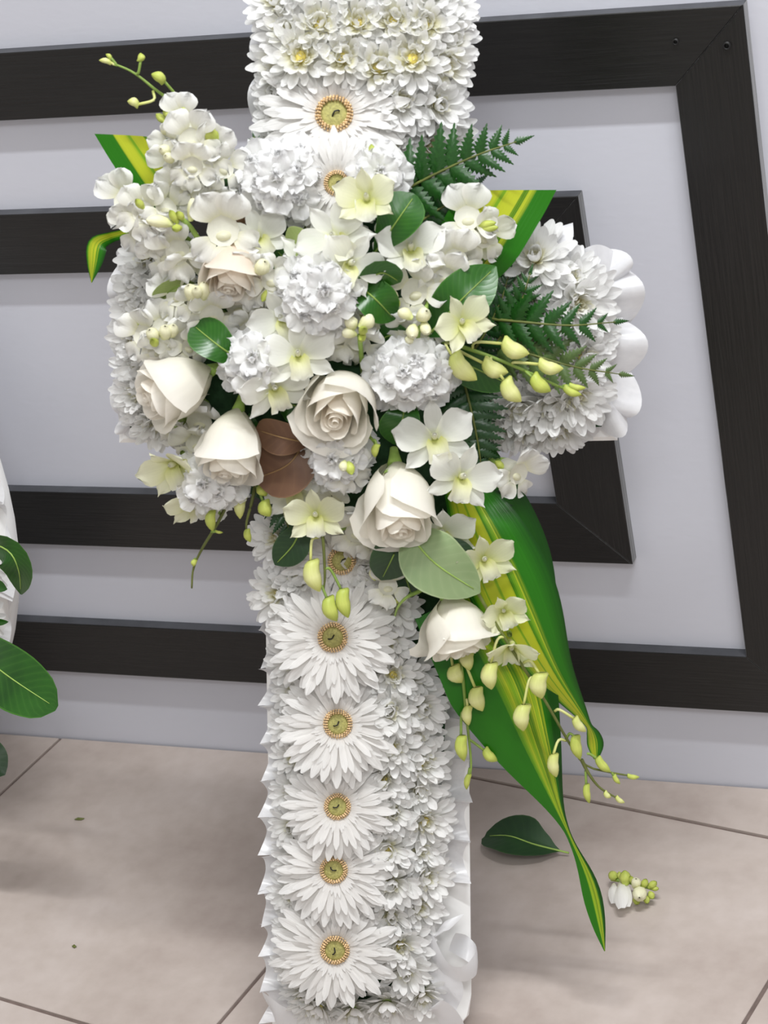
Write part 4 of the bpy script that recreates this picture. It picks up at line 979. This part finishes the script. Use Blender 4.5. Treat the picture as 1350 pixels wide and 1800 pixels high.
spike('snapdragon', 'snapdragon stem bearing white flowers above and green-yellow buds below, right of centre', 'flower', (740, 660, .09),
      [(800, 458, .135, .25, .2, .1, 1.2), (782, 488, .140, .1, 0, 0, 1.1), (728, 512, .138, -.35, .1, .3, 1.3), (768, 518, .130, .3, -.2, -.3, .9), (718, 580, .130, -.1, -.3, 0, 1.0), (752, 580, .130, .35, -.2, 0, .9)],
      [(725, 560, .15, 702, 548, .15, 1.3, 0), (735, 560, .15, 748, 548, .16, 1.5, 0), (728, 572, .15, 726, 590, .16, 1.4, 0), (745, 566, .15, 752, 584, .16, 1.2, 0), (690, 535, .14, 688, 512, .145, 1.2, 0), (694, 545, .14, 700, 528, .14, .9, 1), (722, 590, .15, 720, 602, .155, 1.1, 0)],
      [(740, 660, .09), (735, 580, .135), (765, 510, .135), (800, 455, .13)], G)
spike('snapdragon', 'pale snapdragon with a knot of yellow buds above the open rose', 'flower', (640, 680, .09),
      [(592, 588, .130, -.4, -.1, .4, 1.15), (628, 605, .132, .1, -.6, 0, 1.25)],
      [(622, 578, .155, 612, 562, .16, 1.5, 0), (632, 576, .155, 652, 556, .155, 1.6, 0), (626, 588, .155, 604, 586, .16, 1.2, 0), (636, 585, .157, 640, 578, .17, 1, 1), (640, 588, .155, 634, 598, .165, .9, 1)],
      [(640, 680, .09), (632, 590, .15)], G)
spike('snapdragon', 'yellow-throated snapdragon beneath the peach rose', 'flower', (470, 560, .09),
      [(440, 490, .138, -.1, -.2, 0, 1.25), (478, 492, .140, .25, .1, -.2, 1.05)], [(452, 478, .15, 464, 462, .16, 1.6, 0), (470, 510, .14, 462, 528, .145, .9, 1)],
      [(470, 560, .09), (462, 500, .13)], G)
spike('snapdragon', 'snapdragon flower jutting out alone at the far right below the arm', 'flower', (850, 800, .08),
      [(912, 832, .105, .75, -.25, -.5, 1.15)], [(885, 822, .1, 872, 812, .1, 1, 1), (885, 828, .1, 868, 828, .1, 1, 1), (888, 832, .1, 876, 838, .1, .9, 1)],
      [(850, 800, .08), (895, 828, .1)], G)
spike('snapdragon', 'small pale snapdragon on the shaft beside the dark rose leaf', 'flower', (690, 1075, .06),
      [(682, 1030, .098, .1, .35, 0, .95)], [(690, 1058, .09, 666, 1052, .095, 1, 0), (692, 1060, .09, 710, 1048, .095, .8, 1), (660, 1020, .09, 652, 1004, .09, 1, 0)],
      [(690, 1075, .06), (684, 1045, .09)], G)
spike('snapdragon', 'snapdragon showing a green calyx between the ruffled stock and the large rose', 'flower', (610, 860, .08),
      [(610, 822, .125, .3, -.1, 0, 1.1), (575, 790, .12, -.2, .2, 0, 1.0)], [(612, 812, .145, 618, 832, .15, 1.2, 1), (606, 810, .145, 604, 826, .15, 1.1, 0)],
      [(610, 860, .08), (612, 822, .12)], G)
spike('snapdragon', 'drooping snapdragon flowers behind the left and second roses', 'flower', (380, 700, .07),
      [(350, 742, .095, -.1, -.5, 0, 1.25), (345, 780, .090, -.2, -.4, .2, 1.1), (310, 760, .08, -.3, -.5, 0, .9)], [], [(380, 700, .07), (350, 745, .085)], G)
spike('snapdragon', 'half hidden white snapdragon in the left centre of the spray', 'flower', (470, 600, .08),
      [(418, 540, .118, -.2, -.1, .2, 1.1), (470, 555, .120, 0, -.1, 0, 1.1), (440, 580, .118, -.1, -.2, 0, 1.0)], [], [(470, 600, .08), (440, 555, .11)], G)
spike('snapdragon', 'white snapdragon filling the gap under the right shoulder stock', 'flower', (640, 420, .08),
      [(556, 396, .110, -.2, .2, .2, 1.0), (606, 398, .108, 0, .2, 0, 1.0), (690, 420, .112, .2, .2, 0, .9)], [], [(640, 420, .08), (600, 380, .10)], G)
spike('snapdragon', 'faded snapdragon petals at the shaft under the large rose', 'flower', (600, 930, .07),
      [(628, 935, .092, .1, -.3, 0, 1.2), (585, 890, .088, -.2, -.1, 0, 1.0), (660, 955, .09, .2, -.3, 0, .9), (520, 880, .082, -.2, 0, 0, 1.0)], [], [(600, 930, .07), (610, 925, .085)], G)

# ------------------------------------------------------------------ dendrobium orchids
G = 'dendrobium orchids'
for px, py, h, tx, ty, ro, s, tm, lab in [
    (524, 626, .152, .1, .0, .15, 1.12, ORCH[0], 'open white orchid with yellow lip, left above the open rose'),
    (592, 420, .150, -.1, .15, .7, 1.15, ORCH[2], 'white orchid with two broad petals, above the central stock'),
    (545, 468, .145, -.35, .1, .9, 1.1, ORCH[0], 'white orchid showing one round petal over the pale leaf back'),
    (646, 354, .150, -.15, .25, .1, 1.05, ORCHY[0], 'pale yellow-green orchid cupped upward below the cross head'),
    (612, 465, .155, .3, -.1, -.5, 1.05, ORCH[2], 'creamy white orchid right of the central stock top'),
    (722, 442, .140, .1, .35, .1, 1.1, ORCH[1], 'white orchid opening upward beside the rounded leaf'),
    (812, 570, .158, .35, .15, .5, .95, ORCHY[1], 'pale yellow orchid seen from the side below the large glossy leaf'),
    (764, 772, .130, .1, .05, .2, 1.2, ORCH[0], 'white star-shaped orchid, upper of the two right of the large rose'),
    (808, 840, .128, .25, -.1, -.3, 1.15, ORCH[2], 'white orchid, lower of the two right of the large rose'),
    (556, 908, .112, -.1, .0, .1, .98, ORCHY[1], 'small cream orchid hanging above the buds on the shaft'),
    (310, 815, .100, -.35, -.55, .4, 1.15, ORCHY[0], 'yellow-green orchid at the lower left of the spray'),
    (345, 880, .085, .1, -.7, .2, 1.0, ORCHY[1], 'green-tinged orchid back below the yellow-green one'),
    (850, 985, .112, .3, -.1, .3, 1.0, ORCHY[1], 'wilted cream orchid on the stem beside the striped leaf'),
    (775, 935, .105, .2, -.3, .2, 1.1, ORCH[1], 'white orchid tucked under the large rose, right side'),
    (886, 1075, .112, .1, -.1, .4, .85, ORCHY[0], 'pale orchid above the half open one, on the long bud stem'),
    (898, 1135, .115, .05, -.7, .0, .95, ORCHY[0], 'half open pale orchid hanging on the long bud stem'),
    (482, 682, .145, .3, -.35, .3, 1.1, ORCH[2], 'white orchid with a broad drooping petal above the glossy leaf'),
    (640, 552, .128, .2, 0, .3, .95, ORCH[0], 'white orchid between the central stock and the lower glossy leaf'),
    (500, 560, .135, -.1, -.1, .5, 1.05, ORCH[1], 'white orchid left below the central stock'),
    (520, 590, .130, .1, .1, -.4, 1.05, ORCH[2], 'white orchid just above the yellow-lipped one'),
    (455, 420, .125, .1, .2, .4, 1.0, ORCH[1], 'white orchid between the peach rose and the ruffled shoulder stock'),
    (520, 800, .085, -.1, -.2, .4, 1.0, ORCH[2], 'white orchid behind the brown leaves'),
    (515, 862, .085, .1, -.2, .2, 1.0, ORCH[1], 'white orchid below the brown leaves'),
]:
    bloom('orchid', lab, 'flower', tm, px, py, h, tx, ty, ro, s, group=G)

# ------------------------------------------------------------------ orchid bud stems
bud_spray('orchid bud stem rising at the top left, clear against the black frame', [(345, 255, .09), (305, 186, .10), (270, 155, .105), (230, 125, .105), (182, 106, .105)],
          [((306, 186, .1), (290, 143, .11), (266, 130, .115), 17, 0), ((269, 160, .105), (244, 184, .115), (224, 178, .115), 14, 1), ((240, 130, .105), (247, 108, .108), (247, 93, .108), 12, 0), ((200, 115, .105), (196, 110, .105), (174, 106, .105), 9, 1), ((203, 116, .105), (196, 103, .105), (186, 95, .105), 7, 0), ((403, 265, .11), (384, 245, .13), (350, 228, .13), 26, 0)])
bud_spray('arching stem of fat orchid buds over the right arm', [(740, 590, .11), (800, 606, .125), (860, 626, .13), (930, 655, .13), (1000, 688, .125)],
          [((830, 615, .128), (882, 603, .138), (930, 622, .138), 28, 1), ((792, 604, .125), (793, 624, .14), (838, 668, .14), 32, 1), ((805, 610, .125), (848, 638, .135), (893, 655, .135), 28, 1), ((864, 628, .13), (885, 668, .14), (916, 706, .14), 28, 1), ((900, 640, .13), (946, 640, .14), (990, 648, .14), 22, 1), ((925, 652, .13), (934, 662, .138), (968, 688, .138), 24, 0), ((985, 680, .126), (990, 682, .13), (1022, 694, .13), 14, 0), ((990, 680, .126), (1000, 678, .13), (1030, 682, .13), 10, 0)], r=.0022)
bud_spray('thin stem trailing from the left roses to a bare tip', [(440, 800, .085), (420, 842, .09), (385, 915, .092), (355, 965, .092), (340, 1000, .09), (337, 1034, .088)],
          [((388, 905, .09), (370, 895, .10), (374, 934, .102), 18, 0), ((342, 985, .09), (343, 983, .092), (340, 996, .092), 10, 0), ((372, 936, .1), (378, 934, .1), (392, 936, .1), 5, 0)], m='stemd')
bud_spray('short bud stem below the brown leaf', [(452, 835, .085), (443, 880, .092), (434, 915, .092), (433, 930, .092)],
          [((433, 928, .092), (433, 930, .093), (440, 953, .094), 13, 0), ((450, 850, .09), (462, 880, .10), (474, 908, .102), 24, 0), ((455, 845, .09), (458, 850, .098), (468, 872, .1), 20, 0), ((428, 850, .085), (426, 868, .09), (422, 912, .092), 20, 1)], m='stemd')
bud_spray('bud stem hanging over the upper shaft gerberas', [(562, 905, .105), (568, 950, .112), (571, 1010, .112), (569, 1038, .11)],
          [((560, 945, .11), (545, 985, .118), (562, 1040, .12), 30, 1), ((570, 1000, .112), (600, 1035, .112), (612, 1086, .115), 25, 0), ((566, 1030, .11), (574, 1050, .114), (592, 1092, .114), 26, 0)], m='stemd')
bud_spray('long bud stem drooping beside the striped leaves to a forked tip', [(795, 930, .10), (812, 985, .112), (850, 1060, .118), (905, 1150, .118), (960, 1235, .11), (1000, 1305, .10), (1030, 1345, .09), (1075, 1358, .085), (1122, 1366, .08)],
          [((888, 1120, .118), (862, 1165, .128), (864, 1212, .128), 28, 1), ((920, 1165, .118), (948, 1182, .125), (952, 1228, .125), 30, 1), ((940, 1190, .115), (920, 1238, .125), (920, 1285, .125), 28, 1), ((975, 1250, .108), (1008, 1262, .112), (1030, 1286, .11), 16, 1), ((995, 1300, .10), (1010, 1292, .104), (1020, 1335, .104), 20, 0), ((995, 1302, .10), (972, 1325, .11), (978, 1366, .11), 20, 1), ((1032, 1326, .09), (1048, 1332, .09), (1073, 1357, .09), 16, 0), ((1100, 1362, .082), (1102, 1364, .082), (1124, 1366, .08), 9, 0), ((1075, 1358, .085), (1078, 1362, .085), (1090, 1378, .085), 9, 0)], m='stemd')
bud_spray('side branch of the long bud stem, lower fork', [(1022, 1335, .092), (1035, 1360, .09), (1055, 1385, .088), (1090, 1406, .085)],
          [((1032, 1352, .09), (1030, 1378, .09), (1036, 1412, .09), 13, 0), ((1062, 1390, .088), (1062, 1392, .088), (1074, 1402, .088), 10, 1), ((1080, 1400, .086), (1082, 1401, .086), (1098, 1411, .085), 9, 1)], m='stemd')
bud_spray('bud stem hanging down the shaft edge below the lowest rose', [(800, 1120, .088), (812, 1180, .095), (820, 1260, .092), (828, 1340, .085), (824, 1375, .082)],
          [((806, 1150, .09), (835, 1208, .102), (848, 1250, .102), 28, 1), ((800, 1150, .09), (795, 1170, .098), (812, 1200, .098), 28, 1), ((816, 1250, .093), (810, 1292, .098), (816, 1338, .098), 22, 0), ((824, 1300, .088), (850, 1318, .09), (874, 1338, .09), 18, 0), ((826, 1350, .084), (824, 1360, .084), (820, 1388, .083), 11, 0), ((820, 1230, .094), (822, 1240, .098), (824, 1275, .098), 18, 1), ((815, 1130, .09), (822, 1142, .1), (826, 1178, .1), 24, 1)], m='stem')
bud_spray('two tiny green buds between the open rose and the dark leaf', [(640, 765, .115), (652, 770, .128), (660, 782, .13)],
          [((655, 775, .13), (662, 780, .133), (659, 804, .133), 13, 0), ((640, 770, .12), (632, 776, .126), (618, 790, .126), 12, 0), ((646, 765, .12), (640, 760, .128), (628, 756, .128), 14, 1)], m='stem')
bud_spray('curved green sepal stalk on the shaft at the upper left of the lowest rose', [(740, 1038, .10), (715, 1050, .108), (700, 1066, .10), (693, 1086, .08)], [], m='calyx')
# ------------------------------------------------------------------ on the floor
pts = [on_floor(1000, 1500, .004), on_floor(940, 1485, .012), on_floor(895, 1470, .014), on_floor(852, 1470, .006)]
t = leaf('fallen_leaf', 'dark green leaf lying on the floor tiles right of the cross', None, 98, [(0, .03), (.10, .04), (.2, .45), (.5, 1), (.8, .85), (.95, .5), (1, .2)], 'leafd', rib='calyx', world=pts, face=V((0, 0, 1)), fold=.22, roll=0.1)
p0 = on_floor(1112, 1572)
t = Thing('snapdragon_tip', 'broken snapdragon tip with white petals and green buds lying on the tiles', 'flower', p0)
def fl(px, py, z): return on_floor(px, py, z)
t.add('stem', tube('stem', MT['calyx'], [fl(1075, 1545, .012), fl(1105, 1550, .014), fl(1150, 1562, .010)], .0022, 6))
for a, b, k, s in (((1100, 1556, .016), (1098, 1530, .028), 1, 1.6), ((1115, 1560, .018), (1118, 1545, .030), 0, 1.5), ((1122, 1566, .014), (1124, 1578, .020), 0, 1.5), ((1130, 1560, .016), (1136, 1545, .024), 1, 1.5), ((1140, 1560, .014), (1154, 1550, .020), 1, 1.4), ((1142, 1568, .012), (1148, 1580, .010), 1, 1.5), ((1118, 1575, .010), (1120, 1590, .008), 1, 1.4),
                   ((1135, 1575, .010), (1138, 1588, .008), 1, 1.4), ((1085, 1546, .014), (1072, 1534, .014), 1, 1.4), ((1090, 1545, .015), (1088, 1532, .020), 1, 1.3), ((1145, 1562, .013), (1158, 1562, .014), 1, 1.3), ((1112, 1552, .018), (1108, 1540, .026), 1, 1.3)):
    A, B = fl(*a), fl(*b); d = (B-A); L = .021 if k == 0 else .0145
    M = Matrix.Translation(A) @ aim(A, B, 1).to_quaternion().to_matrix().to_4x4() @ Matrix.Diagonal((s*d.length/L*.8, d.length/L, s*d.length/L*.8, 1))
    t.add('bud', SBUD[k], M)
for a, b, wd in (((1090, 1548, .016), (1092, 1596, .014), 24), ((1078, 1552, .012), (1078, 1588, .006), 18), ((1098, 1552, .014), (1102, 1594, .010), 20)):
    vs, fs, us, c = leaf_geo([fl(*a), (fl(*a)+fl(*b))/2+V((0, 0, .006)), fl(*b)], wd, [(0, .3), (.5, .9), (.8, 1), (1, .5)], face=V((0, -.6, .8)), fold=-.5, nv=4, n=8)
    t.add('petal', mesh('petal', vs, fs, MT['snap'], us))
for k, (px, py, L, wd, an, lab) in enumerate([(140, 1441, .011, .004, .3, 'dark elongated crumb on the tiles beside the wreath leaves'), (131, 1665, .005, .004, 0, 'tiny dark crumb alone on the lower left tile'), (391, 1310, .006, .004, .2, 'dark speck of plant at the foot of the wall, left of the shaft'), (811, 1785, .006, .003, .4, 'small dark crumb at the foot of the white cross')]):
    q = on_floor(px, py)
    me = lathe('plant_crumb', MT['stemd'], [(wd*.12, -L/2), (wd*.45, -L*.2), (wd*.5, L*.15), (wd*.1, L/2)], n=7, bend=.0006)
    o = bpy.data.objects.new('plant_crumb', me); COL.objects.link(o)
    o.matrix_world = TR(q.x, q.y, wd*.30) @ RZ(pi/2+an) @ Matrix.Diagonal((1, 1, .6, 1)); o['label'] = lab; o['category'] = 'plant crumb'; o['group'] = 'plant crumbs on the floor'

# ------------------------------------------------------------------ round wreath leaning at the left, mostly outside the frame
WC = P(-470, 950, 0.0)
WC = on_wall(-470, 950, .125)
WZ = V((.02, -.97, .20)).normalized(); WX = V((0, 0, 1)).cross(WZ).normalized() * 1; WY = WZ.cross(WX)
MW = Matrix((WX, WY, WZ)).transposed().to_4x4(); MW.translation = WC
RW = abs((on_wall(31, 950, .125)-WC).dot(WX))
low = WC.z - RW*WY.z
MW.translation = WC + V((0, 0, max(0, .004-low+.006)))
wr = Thing('funeral_wreath', 'round white wreath with ribbon rim and green leaves, cropped at the left edge', 'wreath', (WC.x, WC.y-.1, 0))
ring = MB(); n = 72
prof = [(RW-.015, -.02), (RW-.004, -.005), (RW-.010, .012), (RW-.05, .03), (RW-.11, .034), (RW-.16, .012), (RW-.16, -.02)]
vs = [(r*cos(2*pi*i/n), r*sin(2*pi*i/n), z) for i in range(n) for r, z in prof]; q = len(prof)
fs = [(i*q+j, ((i+1) % n)*q+j, ((i+1) % n)*q+(j+1) % q, i*q+(j+1) % q) for i in range(n) for j in range(q)]
ring.add(vs, fs); wr.add('ring', ring.mesh('ring', MT['board']), MW)
for i in range(44):
    a = 2*pi*i/44; L = 2*pi*RW/44
    y = WX*cos(a)+WY*sin(a); x = y.cross(WZ)
    M = Matrix((x*L*1.08, y*.045, WZ*.03)).transposed().to_4x4(); M.translation = MW.translation+y*(RW+.004)+WZ*.010
    wr.add('ribbon_pleat', PLEATS[i % 5], M)
wt = MW.to_3x3()
def WP(px, py, h):                              # a point h in front of the wreath's face
    d = ray(px, py); o = MW.translation+WZ*h; return CAM + d*((o-CAM).dot(WZ)/d.dot(WZ))
G = 'leaves sticking out of the cropped wreath'
leaf('wreath_leaf', 'big green leaf sticking out of the cropped wreath, pointing right', None, 108, [(0, .3), (.3, .85), (.6, 1), (.85, .75), (.96, .4), (1, .1)], 'leaf', G, 'calyx', world=[WP(-70, 1120, .10), WP(10, 1185, .15), WP(100, 1245, .16)], fold=.08, roll=.15)
leaf('wreath_leaf', 'drooping green leaf at the wreath, tip pointing down', None, 62, [(0, .3), (.35, .9), (.6, 1), (.85, .6), (1, .05)], 'leaf', G, 'calyx', world=[WP(-50, 945, .10), WP(10, 965, .13), WP(32, 1000, .13), WP(37, 1045, .11)], fold=.2, roll=-.3)
leaf('wreath_leaf', 'small dark leaf tip between the two larger wreath leaves', None, 26, LEAFP, 'leaf', G, None, world=[WP(-50, 1040, .09), WP(-15, 1028, .11), WP(13, 1036, .11)], fold=.2)
leaf('wreath_leaf', 'thin green leaf edge at the frame border, above the big wreath leaf', None, 14, LEAFP, 'leaf', G, None, world=[WP(-40, 1098, .09), WP(-10, 1094, .10), WP(15, 1093, .10)], fold=.2)
leaf('wreath_leaf', 'lowest dark leaf, just entering at the left edge above the floor', None, 70, LEAFP, 'leafd', G, None, world=[WP(-60, 1290, .10), WP(-25, 1330, .12), WP(9, 1362, .12)], fold=.2, roll=.5)
for px, py, lab in ((-32, 1000, 'white chrysanthemum on the cropped wreath, upper of two petal tips at the border'), (-38, 1085, 'white chrysanthemum on the cropped wreath, lower of two petal tips at the border')):
    q = WP(px, py, .06); t = Thing('chrysanthemum', lab, 'flower', q-WZ*.02, 'chrysanthemums on the cropped wreath')
    t.put(MUMS[0], Matrix.Translation(q) @ (MW.to_quaternion().to_matrix().to_4x4()))
